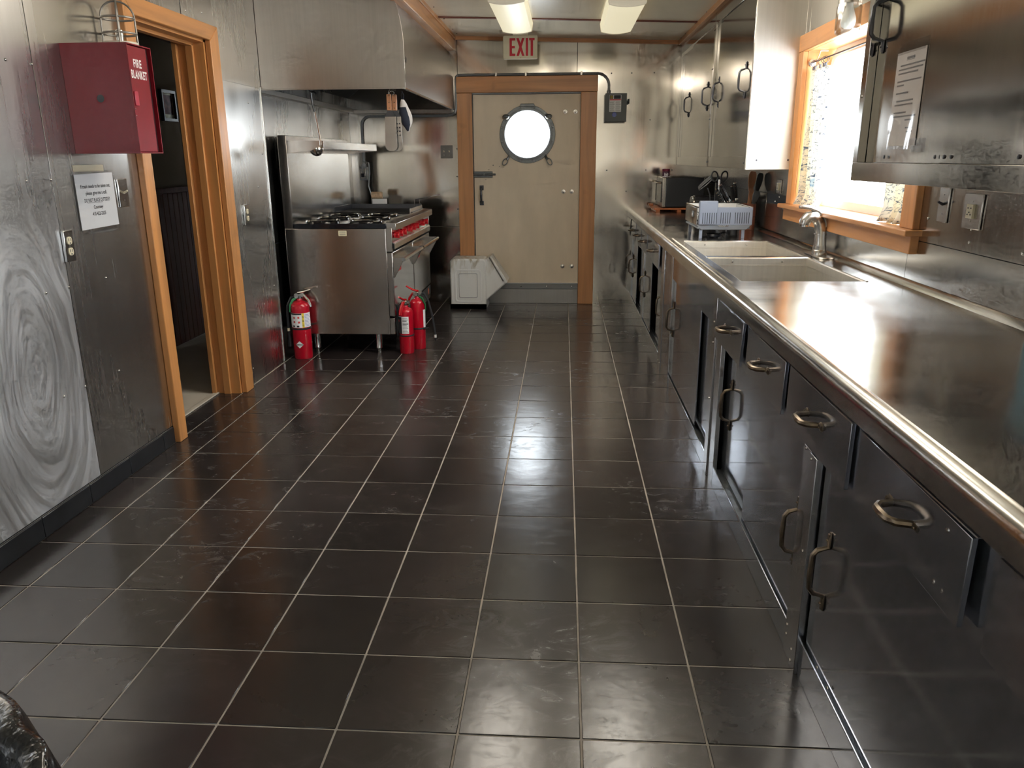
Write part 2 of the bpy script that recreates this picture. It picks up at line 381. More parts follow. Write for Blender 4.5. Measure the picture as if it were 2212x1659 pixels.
# ------------------------------------------------------------------ mesh tools
ORG = {}
class MB:
    def __init__(s):
        s.v = []; s.f = []
    def add(s, vs, fs):
        o = len(s.v)
        s.v += [tuple(v) for v in vs]
        s.f += [tuple(i + o for i in f) for f in fs]
        return s
    def box(s, x0, x1, y0, y1, z0, z1):
        if x0 > x1: x0, x1 = x1, x0
        if y0 > y1: y0, y1 = y1, y0
        if z0 > z1: z0, z1 = z1, z0
        return s.add([(x0, y0, z0), (x1, y0, z0), (x1, y1, z0), (x0, y1, z0), (x0, y0, z1), (x1, y0, z1), (x1, y1, z1), (x0, y1, z1)],
                     [(0, 3, 2, 1), (4, 5, 6, 7), (0, 1, 5, 4), (1, 2, 6, 5), (2, 3, 7, 6), (3, 0, 4, 7)])
    def prism(s, poly, axis, a, b):
        n = len(poly)
        def P(u, w, t):
            return {'x': (t, u, w), 'y': (u, t, w), 'z': (u, w, t)}[axis]
        vs = [P(u, w, a) for u, w in poly] + [P(u, w, b) for u, w in poly]
        fs = [tuple(range(n))[::-1], tuple(range(n, 2 * n))] + [(i, (i + 1) % n, (i + 1) % n + n, i + n) for i in range(n)]
        return s.add(vs, fs)
    def cyl(s, p0, p1, r0, r1=None, n=16):
        return s.tube([p0, p1], [r0, r0 if r1 is None else r1], n)
    def tube(s, path, r, n=8, closed=False, flat=1.0, upv=None):
        path = [Vector(p) for p in path]
        m = len(path)
        rs = r if isinstance(r, (list, tuple)) else [r] * m
        vs = []
        nrm = None
        for i, p in enumerate(path):
            if closed:
                t = path[(i + 1) % m] - path[i - 1]
            else:
                t = path[min(i + 1, m - 1)] - path[max(i - 1, 0)]
            t.normalize()
            if nrm is None:
                a = Vector(upv) if upv else (Vector((0, 0, 1)) if abs(t.z) < 0.9 else Vector((1, 0, 0)))
                nrm = (a - t * a.dot(t)).normalized()
            else:
                nrm = nrm - t * nrm.dot(t)
                if nrm.length < 1e-6:
                    nrm = t.orthogonal()
                nrm.normalize()
            bn = t.cross(nrm)
            for k in range(n):
                a = 2 * PI * k / n
                vs.append(p + nrm * (math.cos(a) * rs[i]) + bn * (math.sin(a) * rs[i] * flat))
        fs = []
        for i in range(m if closed else m - 1):
            j = (i + 1) % m
            for k in range(n):
                fs.append((i * n + k, i * n + (k + 1) % n, j * n + (k + 1) % n, j * n + k))
        if not closed:
            fs.append(tuple(range(n))[::-1]); fs.append(tuple(range((m - 1) * n, m * n)))
        return s.add(vs, fs)
    def lathe(s, prof, c, axis='z', n=24, sx=1.0, sy=1.0, caps=True):
        vs = []
        for r, h in prof:
            for k in range(n):
                a = 2 * PI * k / n
                u, w = math.cos(a) * r * sx, math.sin(a) * r * sy
                vs.append({'z': (c[0] + u, c[1] + w, c[2] + h), 'y': (c[0] + u, c[1] + h, c[2] + w), 'x': (c[0] + h, c[1] + u, c[2] + w)}[axis])
        m = len(prof)
        fs = [(i * n + k, i * n + (k + 1) % n, (i + 1) * n + (k + 1) % n, (i + 1) * n + k) for i in range(m - 1) for k in range(n)]
        if caps and prof[0][0] > 1e-6: fs.append(tuple(range(n))[::-1])
        if caps and prof[-1][0] > 1e-6: fs.append(tuple(range((m - 1) * n, m * n)))
        return s.add(vs, fs)
    def sphere(s, c, r, n=12, sc=(1, 1, 1)):
        k = n // 2
        pr = [(max(1e-7, math.sin(PI * i / k)) * r, -math.cos(PI * i / k) * r * sc[2]) for i in range(k + 1)]
        return s.lathe(pr, c, 'z', n, sc[0], sc[1])
    def sheet(s, nu, nv, fn):
        vs = [fn(i / nu, j / nv) for j in range(nv + 1) for i in range(nu + 1)]
        fs = [(j * (nu + 1) + i, j * (nu + 1) + i + 1, (j + 1) * (nu + 1) + i + 1, (j + 1) * (nu + 1) + i) for j in range(nv) for i in range(nu)]
        return s.add(vs, fs)
    def xform(s, mtx):
        s.v = [tuple(mtx @ Vector(v)) for v in s.v]
        return s
    def build(s, name, mat, parent=None, bevel=0.0, smooth=None, solid=0.0, seg=2, label=None, kind=None, cat=None, group=None, origin=None, ang=38):
        me = bpy.data.meshes.new(name)
        if parent is not None:
            og = ORG[parent.name]
        elif origin is not None:
            og = origin
        else:
            xs = [v[0] for v in s.v]; ys = [v[1] for v in s.v]; zs = [v[2] for v in s.v]
            og = ((min(xs) + max(xs)) / 2, (min(ys) + max(ys)) / 2, min(zs))
        me.from_pydata([(v[0] - og[0], v[1] - og[1], v[2] - og[2]) for v in s.v], [], s.f)
        bm = bmesh.new(); bm.from_mesh(me)
        bmesh.ops.remove_doubles(bm, verts=bm.verts, dist=1e-6)
        bmesh.ops.recalc_face_normals(bm, faces=bm.faces)
        bm.to_mesh(me); bm.free()
        me.materials.append(M[mat] if isinstance(mat, str) else mat)
        if smooth is None or smooth:
            me.polygons.foreach_set('use_smooth', [True] * len(me.polygons))
            me.set_sharp_from_angle(angle=math.radians(ang))
        o = bpy.data.objects.new(name, me)
        COL.objects.link(o)
        if parent is not None:
            o.parent = parent
        else:
            o.location = og
        ORG[o.name] = og
        if solid:
            md = o.modifiers.new('thick', 'SOLIDIFY'); md.thickness = solid; md.offset = 0
        if bevel:
            md = o.modifiers.new('bevel', 'BEVEL'); md.width = bevel; md.segments = seg
            md.limit_method = 'ANGLE'; md.angle_limit = math.radians(35)
        if label: o['label'] = label
        if kind: o['kind'] = kind
        if cat: o['category'] = cat
        if group: o['group'] = group
        return o

def bx(*a):
    return MB().box(*a)

def thing(name, label, cat, loc, group=None):
    o = bpy.data.objects.new(name, None)
    o.empty_display_size = 0.1
    COL.objects.link(o)
    o.location = loc
    o['label'] = label; o['category'] = cat
    if group: o['group'] = group
    ORG[o.name] = tuple(loc)
    return o

def struct(name, mb, mat, **k):
    return mb.build(name, mat, kind='structure', **k)

def share(src, parent, delta, name=None):
    """copy of a part (mesh data shared), moved by delta and put under parent"""
    c = src.copy()
    COL.objects.link(c)
    c.parent = parent
    so = ORG[src.name]
    po = ORG[parent.name]
    c.location = (so[0] + delta[0] - po[0], so[1] + delta[1] - po[1], so[2] + delta[2] - po[2])
    ORG[c.name] = po
    return c

def dup(root, delta, label, group=None):
    r = root.copy(); COL.objects.link(r)
    r.location = Vector(root.location) + Vector(delta)
    r['label'] = label
    if group: r['group'] = group
    og = ORG[root.name]
    ORG[r.name] = (og[0] + delta[0], og[1] + delta[1], og[2] + delta[2])
    for ch in list(root.children):
        c = ch.copy(); COL.objects.link(c); c.parent = r
        for g in list(ch.children):
            d = g.copy(); COL.objects.link(d); d.parent = c
    return r

def rbox(x0, x1, z0, z1, r, n=4):
    pts = []
    for cx, cz, a0 in ((x1 - r, z1 - r, 0), (x0 + r, z1 - r, PI / 2), (x0 + r, z0 + r, PI), (x1 - r, z0 + r, 1.5 * PI)):
        for k in range(n + 1):
            a = a0 + PI / 2 * k / n
            pts.append((cx + math.cos(a) * r, cz + math.sin(a) * r))
    return pts

def lettering(s, size, mat, parent, p, xd, yd, xs=1.0, bold=0.0, name='lettering', align='CENTER', spacing=1.0, width=None):
    cu = bpy.data.curves.new('txt', 'FONT')
    cu.body = s; cu.size = size; cu.align_x = align; cu.align_y = 'CENTER'; cu.offset = bold
    cu.space_character = spacing; cu.resolution_u = 3
    t = bpy.data.objects.new('txt', cu)
    COL.objects.link(t)
    dg = bpy.context.evaluated_depsgraph_get()
    me = bpy.data.meshes.new_from_object(t.evaluated_get(dg))
    xd, yd, p = Vector(xd).normalized(), Vector(yd).normalized(), Vector(p)
    if width:
        vx = [v.co.x for v in me.vertices]
        xs = width / (max(vx) - min(vx))
    mb = MB()
    mb.add([p + xd * (v.co.x * xs) + yd * v.co.y for v in me.vertices], [tuple(q.vertices) for q in me.polygons])
    bpy.data.objects.remove(t); bpy.data.curves.remove(cu); bpy.data.meshes.remove(me)
    return mb.build(name, mat, parent, smooth=False)

# geometry of the room (metres; camera stands at x = 0, y = 0)
T = 0.305
GX, GY = 0.05985, 1.58798
XL, XR, YB, YR = -1.94, 1.30, 7.52, -3.4
ZT = 0.897
def zc(x):                     # the ceiling drops slightly to the right
    return 2.386 - 0.033 * x
# ================================================================== SETTING
# ---------------- floor with its tiles
floor = struct('floor', bx(-2.12, 1.45, YR, YB + 0.1, -0.06, -0.0022), 'grout')
def tile(x0, x1, y0, y1):
    g = 0.0027
    return bx(x0 + g, x1 - g, y0 + g, y1 - g, -0.010, 0.0)
full = None
for j in range(-7, 20):
    y0 = GY + j * T; y1 = y0 + T
    for i in range(-7, 2):
        x0 = GX + i * T; x1 = x0 + T
        if i == -7: x0 = XL + 0.004
        if j == 19: y1 = YB - 0.002
        dz = rnd.uniform(-0.0004, 0.0004)
        if i > -7 and j < 19:
            if full is None:
                full = tile(x0, x1, y0, y1).build('tile', 'tile', floor, bevel=0.0015, seg=1)
                f0 = (x0, y0)
            else:
                share(full, floor, (x0 - f0[0], y0 - f0[1], dz))
        else:
            tile(x0, x1, y0, y1).build('tile', 'tile', floor, bevel=0.0015, seg=1)
for y0, y1 in ((3.64, GY + 7 * T), (GY + 7 * T, GY + 8 * T), (GY + 8 * T, GY + 9 * T), (GY + 9 * T, 4.42)):
    tile(-2.085, XL + 0.004, y0, y1).build('tile', 'tile', floor)
struct('floor_rear', bx(XL, 1.3, YR, GY - 7 * T, -0.02, 0.0), 'tile')
struct('floor_alcove', bx(-2.0, XL, 5.18, YB, -0.02, 0.0), 'tile')

# ---------------- left wall
wl = MB()
wl.box(-2.08, XL - 0.004, YR, 3.60, -0.05, 2.55)
wl.box(-2.08, XL - 0.004, 3.60, 4.46, 2.0, 2.55)
wl.box(-2.08, XL - 0.004, 4.46, 5.175, -0.05, 2.55)
wl.box(-2.16, -2.003, 5.175, YB + 0.1, -0.05, 2.55)
wl.box(-2.08, -2.0, 5.17, 5.18, -0.05, 2.55)
wall_left = struct('wall_left', wl, 'dark')
def panel_x(poly, x0=XL - 0.004, x1=XL, name='panel', par=None, mat='wall_left'):
    return MB().prism(poly, 'x', x0, x1).build(name, mat, par or wall_left, bevel=0.0008, seg=1)
def rect(a, b, c, d):
    return [(a, c), (b, c), (b, d), (a, d)]
Z0 = 0.088
for a, b in ((YR, -0.74), (-0.738, 0.485), (0.487, 1.708), (1.710, 2.930)):
    panel_x(rect(a, b, Z0, 2.46), mat='wall_swirl' if b > -0.5 else 'wall_left')
panel_x(rect(2.933, 3.565, Z0, 2.46))
panel_x(rect(3.565, 4.173, 2.06, 2.46))
panel_x([(4.176, 2.055), (4.535, 2.055), (4.535, 1.800), (5.18, 1.800), (5.18, 2.46), (4.176, 2.46)], x1=XL + 0.002)
panel_x(rect(4.525, 5.165, 0.0, 1.81))
MB().box(XL - 0.01, XL + 0.006, 5.165, 5.178, 0.0, 1.81).build('edge_strip', 'bright', wall_left, bevel=0.002)
panel_x(rect(5.18, YB, 0.0, 0.80), -2.003, -2.0)
panel_x(rect(5.18, 6.38, 0.803, 2.46), -2.003, -2.0)
panel_x(rect(6.383, YB, 0.803, 2.46), -2.003, -2.0)
sx = MB().lathe([(0.0045, 0.0), (0.0042, 0.0016), (0.0028, 0.003), (1e-7, 0.0036)], (0, 0, 0), 'x', 8)
src = None
def screws_x(par, pts, x, flip=False, mat='zinc'):
    global src
    first = None
    for y, z in pts:
        mb = MB()
        prof = [(0.0055, 0.0), (0.0050, 0.0018), (0.0032, 0.0034), (1e-7, 0.0042)]
        if flip: prof = [(r, -h) for r, h in prof]
        if first is None:
            first = MB().lathe(prof, (x, y, z), 'x', 8).build('screw', mat, par); f = (y, z)
        else:
            share(first, par, (0, y - f[0], z - f[1]))
pts = []
for z in (1.705, 1.297, 0.888, 0.481):
    pts += [(2.785, z), (2.925, z), (1.75, z), (1.60, z)]
pts += [(3.185, 0.886), (3.177, 0.478), (2.945, 2.1), (3.30, 2.12), (4.23, 2.10), (4.42, 2.06 + 0.06), (4.78, 2.06), (4.66, 1.98), (4.95, 1.70), (4.99, 1.20), (5.02, 0.55), (5.10, 0.55), (4.62, 0.10), (5.11, 1.40), (4.90, 0.46)]
screws_x(wall_left, pts, XL + 0.0005)

# skirting of black tiles along the near left wall
bb = struct('baseboard_left', bx(XL - 0.003, XL + 0.004, YR, 3.555, 0.0, 0.082), 'grout')
y = 3.553; y1 = 3.445
MB().box(XL, XL + 0.010, y1 + 0.002, y, 0.001, 0.084).build('tile', 'basetile', bb, bevel=0.003)
first = None
while y1 > -0.6:
    if first is None:
        first = MB().box(XL, XL + 0.010, y1 - T + 0.002, y1 - 0.002, 0.001, 0.084).build('tile', 'basetile', bb, bevel=0.003); fy = y1
    else:
        share(first, bb, (0, y1 - fy, 0))
    y1 -= T

# ---------------- door opening on the left (trim_1) and hall beyond
tr = struct('trim_1', bx(-2.085, XL - 0.002, 4.405, 4.455, 0.0, 2.0), 'wood')      # far jamb
XO = XL + 0.032
MB().box(-2.085, XL - 0.002, 3.605, 3.645, 0.0, 2.0).build('jamb', 'wood', tr, bevel=0.002)
MB().box(-2.085, XL - 0.002, 3.605, 4.455, 1.972, 2.01).build('head_jamb', 'wood_y', tr, bevel=0.002)
MB().prism([(3.560, 0.0), (3.640, 0.0), (3.640, 1.985), (3.560, 2.065)], 'x', XL, XO).build('casing', 'wood', tr, bevel=0.004)
MB().prism([(4.420, 0.0), (4.530, 0.0), (4.530, 2.065), (4.420, 1.985)], 'x', XL, XO).build('casing', 'wood', tr, bevel=0.004)
MB().prism([(3.560, 2.065), (3.640, 1.985), (4.420, 1.985), (4.530, 2.065)], 'x', XL, XO).build('casing', 'wood_y', tr, bevel=0.004)
MB().box(-2.04, -2.0, 4.39, 4.41, 0.0, 1.965).build('door_stop', 'wood', tr, bevel=0.002)
MB().box(-2.04, -2.0, 3.645, 4.405, 1.955, 1.972).build('door_stop', 'wood_y', tr, bevel=0.002)
MB().box(-2.11, -2.085, 4.38, 4.46, 0.0, 2.0).build('casing', 'wood', tr, bevel=0.002)
struct('floor_hall', bx(-3.2, -2.085, 2.3, 8.2, -0.03, 0.004), 'hallfloor')
MB().box(-2.105, -2.075, 3.645, 4.405, 0.0, 0.009).build('threshold', 'hallfloor', tr, bevel=0.003)
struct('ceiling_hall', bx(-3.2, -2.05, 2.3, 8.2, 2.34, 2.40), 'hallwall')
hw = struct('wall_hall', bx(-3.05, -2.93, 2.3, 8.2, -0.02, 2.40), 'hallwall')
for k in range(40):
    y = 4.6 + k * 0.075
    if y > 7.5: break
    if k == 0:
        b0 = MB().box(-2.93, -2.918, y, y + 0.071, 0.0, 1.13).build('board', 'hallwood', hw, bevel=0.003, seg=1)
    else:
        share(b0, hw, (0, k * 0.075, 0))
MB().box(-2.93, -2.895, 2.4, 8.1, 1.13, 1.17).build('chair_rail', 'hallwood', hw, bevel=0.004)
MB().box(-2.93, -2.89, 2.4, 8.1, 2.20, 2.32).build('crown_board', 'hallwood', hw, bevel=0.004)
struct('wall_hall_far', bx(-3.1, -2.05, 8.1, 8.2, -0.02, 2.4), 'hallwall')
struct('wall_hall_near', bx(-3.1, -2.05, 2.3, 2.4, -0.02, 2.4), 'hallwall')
pf = thing('picture_frame', 'small dark framed picture hanging on the hall wall beyond the open doorway', 'picture', (-2.93, 5.89, 1.64))
fr = MB()
y0, y1, z0, z1 = 5.79, 6.00, 1.64, 1.86
fr.box(-2.93, -2.90, y0, y1, z0, z0 + 0.02).box(-2.93, -2.90, y0, y1, z1 - 0.02, z1).box(-2.93, -2.90, y0, y0 + 0.018, z0 + 0.02, z1 - 0.02).box(-2.93, -2.90, y1 - 0.018, y1, z0 + 0.02, z1 - 0.02)
fr.build('frame', 'black', pf, bevel=0.002)
MB().box(-2.928, -2.918, y0 + 0.018, y1 - 0.018, z0 + 0.02, z1 - 0.02).build('mount', 'cream', pf)
MB().box(-2.918, -2.9165, y0 + 0.035, y1 - 0.035, z0 + 0.05, z1 - 0.035).build('print', plain('picture_print', (0.16, 0.06, 0.06), 0.6, var=0.8, vscale=22), pf)

# ---------------- back wall
wb = MB()
wb.box(-2.16, -0.86, YB + 0.004, YB + 0.14, -0.05, 2.55)
wb.box(0.165, 1.45, YB + 0.004, YB + 0.14, -0.05, 2.55)
wb.box(-0.86, 0.165, YB + 0.004, YB + 0.14, 1.94, 2.55)
wb.box(-0.86, 0.165, YB + 0.004, YB + 0.14, -0.05, 0.18)
wall_back = struct('wall_back', wb, 'dark')
def panel_y(poly, y0=YB, y1=YB + 0.004):
    return MB().prism(poly, 'y', y0, y1).build('panel', 'wall_back', wall_back, bevel=0.0008, seg=1)
panel_y(rect(-2.0, -0.975, 0.738, 2.5))
panel_y(rect(-2.0, -0.975, 0.0, 0.735), YB - 0.001)
panel_y(rect(-0.972, 0.110, 2.06, 2.5))
panel_y([(0.290, 0.0), (1.30, 0.0), (1.30, 2.5), (0.113, 2.5), (0.113, 2.06), (0.290, 2.06)], YB - 0.001)
first = None
for x, z in ((0.10, 2.09), (0.055, 2.09), (0.42, 2.09), (0.60, 2.09), (0.80, 2.09), (0.78, 1.69), (0.76, 1.25), (0.40, 1.25), (1.0, 1.25), (0.585, 1.06), (-1.0, 1.20), (-1.0, 0.90), (-0.995, 1.45)):
    if first is None:
        first = MB().lathe([(0.0065, 0.0), (0.006, -0.002), (0.004, -0.0045), (1e-7, -0.0055)], (x, YB, z), 'y', 8).build('screw', 'darkmetal', wall_back); f = (x, z)
    else:
        share(first, wall_back, (x - f[0], 0, z - f[1]))

# ---------------- right wall with window opening
WY0, WY1, WZ0, WZ1 = 3.085, 4.575, 1.105, 1.905
wr = MB()
wr.box(XR + 0.004, XR + 0.16, -1.5, WY0 - 0.02, -0.05, 2.55)
wr.box(XR + 0.004, XR + 0.16, YR, -3.0, -0.05, 2.55)
wr.box(XR + 0.004, XR + 0.16, -3.0, -1.5, -0.05, 0.95)
wr.box(XR + 0.004, XR + 0.16, -3.0, -1.5, 2.05, 2.55)
wr.box(XR + 0.004, XR + 0.16, WY1 + 0.02, YB + 0.14, -0.05, 2.55)
wr.box(XR + 0.004, XR + 0.16, WY0 - 0.02, WY1 + 0.02, -0.05, WZ0 - 0.012)
wr.box(XR + 0.004, XR + 0.16, WY0 - 0.02, WY1 + 0.02, WZ1 + 0.018, 2.55)
wall_right = struct('wall_right', wr, 'dark')
def panel_r(poly, dx=0.0):
    return MB().prism(poly, 'x', XR - dx, XR + 0.004).build('panel', 'wall', wall_right, bevel=0.0008, seg=1)
ZS = 1.065
panel_r(rect(-1.5, 0.6, 0.0, 2.5)); panel_r(rect(-3.0, -1.5, 0.0, 0.95))
panel_r(rect(0.602, 3.042, 0.86, ZS)); panel_r(rect(3.045, 5.20, 0.86, WZ0 - 0.02)); panel_r(rect(5.203, YB, 0.86, ZS + 0.075))
panel_r(rect(0.602, WY0 - 0.01, ZS + 0.0015, 2.5), 0.001)
panel_r(rect(WY1 + 0.01, YB, ZS + 0.078, 2.5), 0.001)
panel_r(rect(WY0 - 0.01, WY1 + 0.01, WZ1 + 0.002, 2.5), 0.001)
screws_x(wall_right, [(2.60, 1.098), (2.30, 1.098), (2.0, 1.098), (1.7, 1.098), (2.91, 1.15), (4.98, 1.10), (4.90, 1.13), (4.80, 1.07), (2.6, 1.14)], XR - 0.001, True)
struct('wall_right_lower', bx(XR, XR + 0.004, 0.6, YB, 0.0, 0.86), 'dark')

# ---------------- rear wall behind the camera
struct('wall_rear', bx(-2.1, 1.46, YR - 0.12, YR, -0.05, 2.55), 'rearwall')
fr = MB()
for c in ((-3.0, -1.5, 0.95, 1.0), (-3.0, -1.5, 2.0, 2.05), (-3.0, -2.95, 1.0, 2.0), (-1.55, -1.5, 1.0, 2.0)):
    fr.box(XR + 0.06, XR + 0.11, *c)
w2 = struct('added_fill_window', fr, 'wood_y')  # unseen window, added so daylight brightens the rear wall mirrored in the steel
MB().box(XR + 0.083, XR + 0.088, -2.95, -1.55, 1.0, 2.0).build('pane', 'pane', w2)

# ---------------- ceiling, strips, beam, crown
ce = MB()
ce.add([(-2.2, YR, zc(-2.2)), (1.5, YR, zc(1.5)), (1.5, YB + 0.2, zc(1.5)), (-2.2, YB + 0.2, zc(-2.2)),
        (-2.2, YR, 2.58), (1.5, YR, 2.58), (1.5, YB + 0.2, 2.58), (-2.2, YB + 0.2, 2.58)],
       [(0, 3, 2, 1), (4, 5, 6, 7), (0, 1, 5, 4), (1, 2, 6, 5), (2, 3, 7, 6), (3, 0, 4, 7)])
ceiling = struct('ceiling', ce, 'ceiling')
def strip_x(name, mat, x0, x1, y0, y1, h, **k):
    mb = MB()
    mb.add([(x0, y0, zc(x0) - h), (x1, y0, zc(x1) - h), (x1, y1, zc(x1) - h), (x0, y1, zc(x0) - h), (x0, y0, zc(x0) + 0.002), (x1, y0, zc(x1) + 0.002), (x1, y1, zc(x1) + 0.002), (x0, y1, zc(x0) + 0.002)],
           [(0, 3, 2, 1), (4, 5, 6, 7), (0, 1, 5, 4), (1, 2, 6, 5), (2, 3, 7, 6), (3, 0, 4, 7)])
    return mb.build(name, mat, **k)
for y in (6.515, 5.29, 4.07, 2.85, 1.63):
    strip_x('batten', 'strip', -1.05, 1.06, y - 0.019, y + 0.019, 0.008, parent=ceiling)
first = None
for y in (6.6, 6.1, 5.4, 7.1, 7.35):
    for x in (-0.95, 1.0):
        if first is None:
            first = MB().lathe([(0.006, 0), (0.004, -0.004), (1e-7, -0.005)], (x, y, zc(x)), 'z', 8).build('screw', 'darkmetal', ceiling); f = (x, y)
        else:
            share(first, ceiling, (x - f[0], y - f[1], zc(x) - zc(f[0])))
strip_x('trim_2', 'wood_x', -0.99, 1.08, YB - 0.022, YB - 0.001, 0.032, kind='structure')
bm_ = MB().box(-1.075, -0.992, 4.6, YB - 0.002, 2.298, zc(-1.03) + 0.002)
beam = struct('trim_3', bm_, 'wood_y', bevel=0.004)
MB().box(-0.992, -0.980, 4.6, YB - 0.002, zc(-0.98) - 0.028, zc(-0.98) + 0.002).build('moulding', 'wood_y', beam, bevel=0.004)

# ---------------- back door with porthole
PX, PZ, PR = -0.338, 1.574, 0.205
def plate_hole(x0, x1, z0, z1, y0, y1, cx, cz, r, n=48):
    mb = MB()
    vs = []
    angs = [2 * PI * k / n for k in range(n)]
    def edge(a):
        c, s_ = math.cos(a), math.sin(a)
        t = 1e9
        if c > 1e-9: t = min(t, (x1 - cx) / c)
        if c < -1e-9: t = min(t, (x0 - cx) / c)
        if s_ > 1e-9: t = min(t, (z1 - cz) / s_)
        if s_ < -1e-9: t = min(t, (z0 - cz) / s_)
        return (cx + c * t, cz + s_ * t)
    for q in ((x1, z1), (x0, z1), (x0, z0), (x1, z0)):
        angs.append(math.atan2(q[1] - cz, q[0] - cx) % (2 * PI))
    angs = sorted(set(round(a, 6) for a in angs))
    m = len(angs)
    for yy in (y0, y1):
        for a in angs:
            vs.append((cx + math.cos(a) * r, yy, cz + math.sin(a) * r))
        for a in angs:
            e = edge(a); vs.append((e[0], yy, e[1]))
    fs = []
    for k in range(m):
        j = (k + 1) % m
        fs.append((k, j, m + j, m + k))
        fs.append((2 * m + k, 3 * m + k, 3 * m + j, 2 * m + j))
        fs.append((k, 2 * m + k, 2 * m + j, j))
        fs.append((m + k, m + j, 3 * m + j, 3 * m + k))
    return mb.add(vs, fs)
d1 = struct('door_1', plate_hole(-0.838, 0.148, 0.196, 1.922, YB + 0.018, YB + 0.062, PX, PZ, PR + 0.002), 'door')
ring = MB().lathe([(PR, 0.03), (PR, -0.012), (PR + 0.006, -0.020), (PR + 0.022, -0.020), (PR + 0.024, -0.012), (PR + 0.050, -0.012), (PR + 0.053, -0.004), (PR + 0.053, 0.0), (PR + 0.01, 0.0)], (PX, YB + 0.018, PZ), 'y', 48, caps=False)
rg = ring.build('porthole_frame', 'iron', d1)
MB().lathe([(1e-7, 0.0), (PR + 0.0005, 0.0), (PR + 0.0005, 0.008), (1e-7, 0.008)], (PX, YB + 0.03, PZ), 'y', 48).build('pane', 'pane', rg)
first = None
for k in range(12):
    a = 2 * PI * (k + 0.5) / 12
    x, z = PX + math.cos(a) * (PR + 0.037), PZ + math.sin(a) * (PR + 0.037)
    if first is None:
        first = MB().lathe([(0.009, 0.0), (0.008, -0.004), (0.004, -0.006), (1e-7, -0.0065)], (x, YB + 0.006, z), 'y', 10).build('bolt', 'conduit', rg); f = (x, z)
    else:
        share(first, rg, (x - f[0], 0, z - f[1]))
MB().prism([(PX - 0.075, PZ + PR + 0.035), (PX + 0.075, PZ + PR + 0.035), (PX + 0.06, PZ + PR + 0.062), (PX - 0.06, PZ + PR + 0.062)], 'y', YB - 0.006, YB + 0.018).build('hinge', 'iron', rg, bevel=0.004)
for s_ in (-1, 1):
    a = PI / 2 + s_ * 0.90
    x, z = PX + math.cos(a) * (PR + 0.045), PZ + math.sin(a) * (PR + 0.045)
    MB().sphere((x, YB - 0.012, z), 0.030, 12, (1.15, 0.9, 0.72)).build('dog_lug', 'iron', rg)
    MB().tube([(x - s_ * -0.022, YB - 0.03, z - 0.012), (x, YB - 0.036, z - 0.022), (x + s_ * -0.026, YB - 0.03, z - 0.012)], 0.006, 8).build('latch_tongue', 'chrome', rg)
    a = -PI / 2 + s_ * 0.72
    x, z = PX + math.cos(a) * (PR + 0.05), PZ + math.sin(a) * (PR + 0.05)
    MB().tube([(x, YB, z), (x + s_ * 0.012, YB - 0.012, z - 0.02), (x + s_ * 0.022, YB - 0.012, z - 0.036)], 0.011, 8).build('dog_bolt', 'iron', rg)
    cx, cz = x + s_ * 0.038, z - 0.052
    lp = []
    for k in range(14):
        t = 2 * PI * k / 14
        u, w = math.sin(t) * 0.020, math.cos(t) * 0.034
        lp.append((cx + u * 0.84 + s_ * -w * 0.54, YB - 0.012, cz + w * 0.84 + s_ * u * 0.54))
    MB().tube(lp, 0.0045, 6, closed=True).build('dog_handle', 'iron', rg)
first = None
for x, z in ((0.009, 1.769), (0.102, 1.768), (0.001, 1.058), (0.079, 1.058), (0.0, 0.357), (0.09, 0.357)):
    if first is None:
        first = MB().lathe([(0.021, 0.0), (0.019, -0.003), (0.010, -0.004), (0.010, -0.010), (0.004, -0.013), (1e-7, -0.013)], (x, YB + 0.018, z), 'y', 12).build('bolt', 'nickel', d1); f = (x, z)
    else:
        share(first, d1, (x - f[0], 0, z - f[1]))
lt = MB().box(-0.842, -0.665, YB + 0.002, YB + 0.018, 1.19, 1.245).build('bolt_plate', 'iron', d1, bevel=0.003)
MB().cyl((-0.868, YB - 0.006, 1.218), (-0.635, YB - 0.006, 1.218), 0.009).build('slide_rod', 'iron', lt)
MB().cyl((-0.74, YB - 0.006, 1.218), (-0.74, YB - 0.04, 1.218), 0.007).build('knob', 'iron', lt)
hp = MB().tube([(-0.772, YB + 0.012, 1.10), (-0.772, YB - 0.02, 1.085), (-0.772, YB - 0.034, 1.03), (-0.772, YB - 0.02, 0.972), (-0.772, YB + 0.012, 0.955)], [0.010, 0.009, 0.012, 0.009, 0.010], 8)
hp.box(-0.790, -0.752, YB + 0.008, YB + 0.018, 1.075, 1.118).box(-0.790, -0.752, YB + 0.008, YB + 0.018, 0.935, 0.975)
hp.build('pull_handle', 'darkmetal', d1, bevel=0.002)
for x, z, s_ in ((-0.70, 1.26, 0.004), (-0.66, 1.30, 0.005), (-0.60, 1.29, 0.004), (-0.73, 1.17, 0.004)):
    MB().lathe([(s_, 0), (s_ * 0.6, -0.002), (1e-7, -0.002)], (x, YB + 0.018, z), 'y', 8).build('screw_hole', 'darkmetal', d1)
tr4 = struct('trim_4', bx(0.150, 0.296, YB - 0.032, YB - 0.001, 0.0, 1.935), 'wood_door', bevel=0.004)
MB().box(-0.985, -0.845, YB - 0.032, YB - 0.001, 0.0, 1.935).build('casing', 'wood_door', tr4, bevel=0.004)
MB().box(-0.985, 0.300, YB - 0.034, YB - 0.001, 1.937, 2.075).build('casing', 'wood_x', tr4, bevel=0.004)
MB().box(-0.862, -0.844, YB, YB + 0.10, 0.19, 1.94).build('jamb', 'conduit', tr4)
MB().box(0.150, 0.166, YB, YB + 0.10, 0.19, 1.94).build('jamb', 'conduit', tr4)
MB().box(-0.862, 0.166, YB, YB + 0.10, 1.926, 1.94).build('head_jamb', 'conduit', tr4)
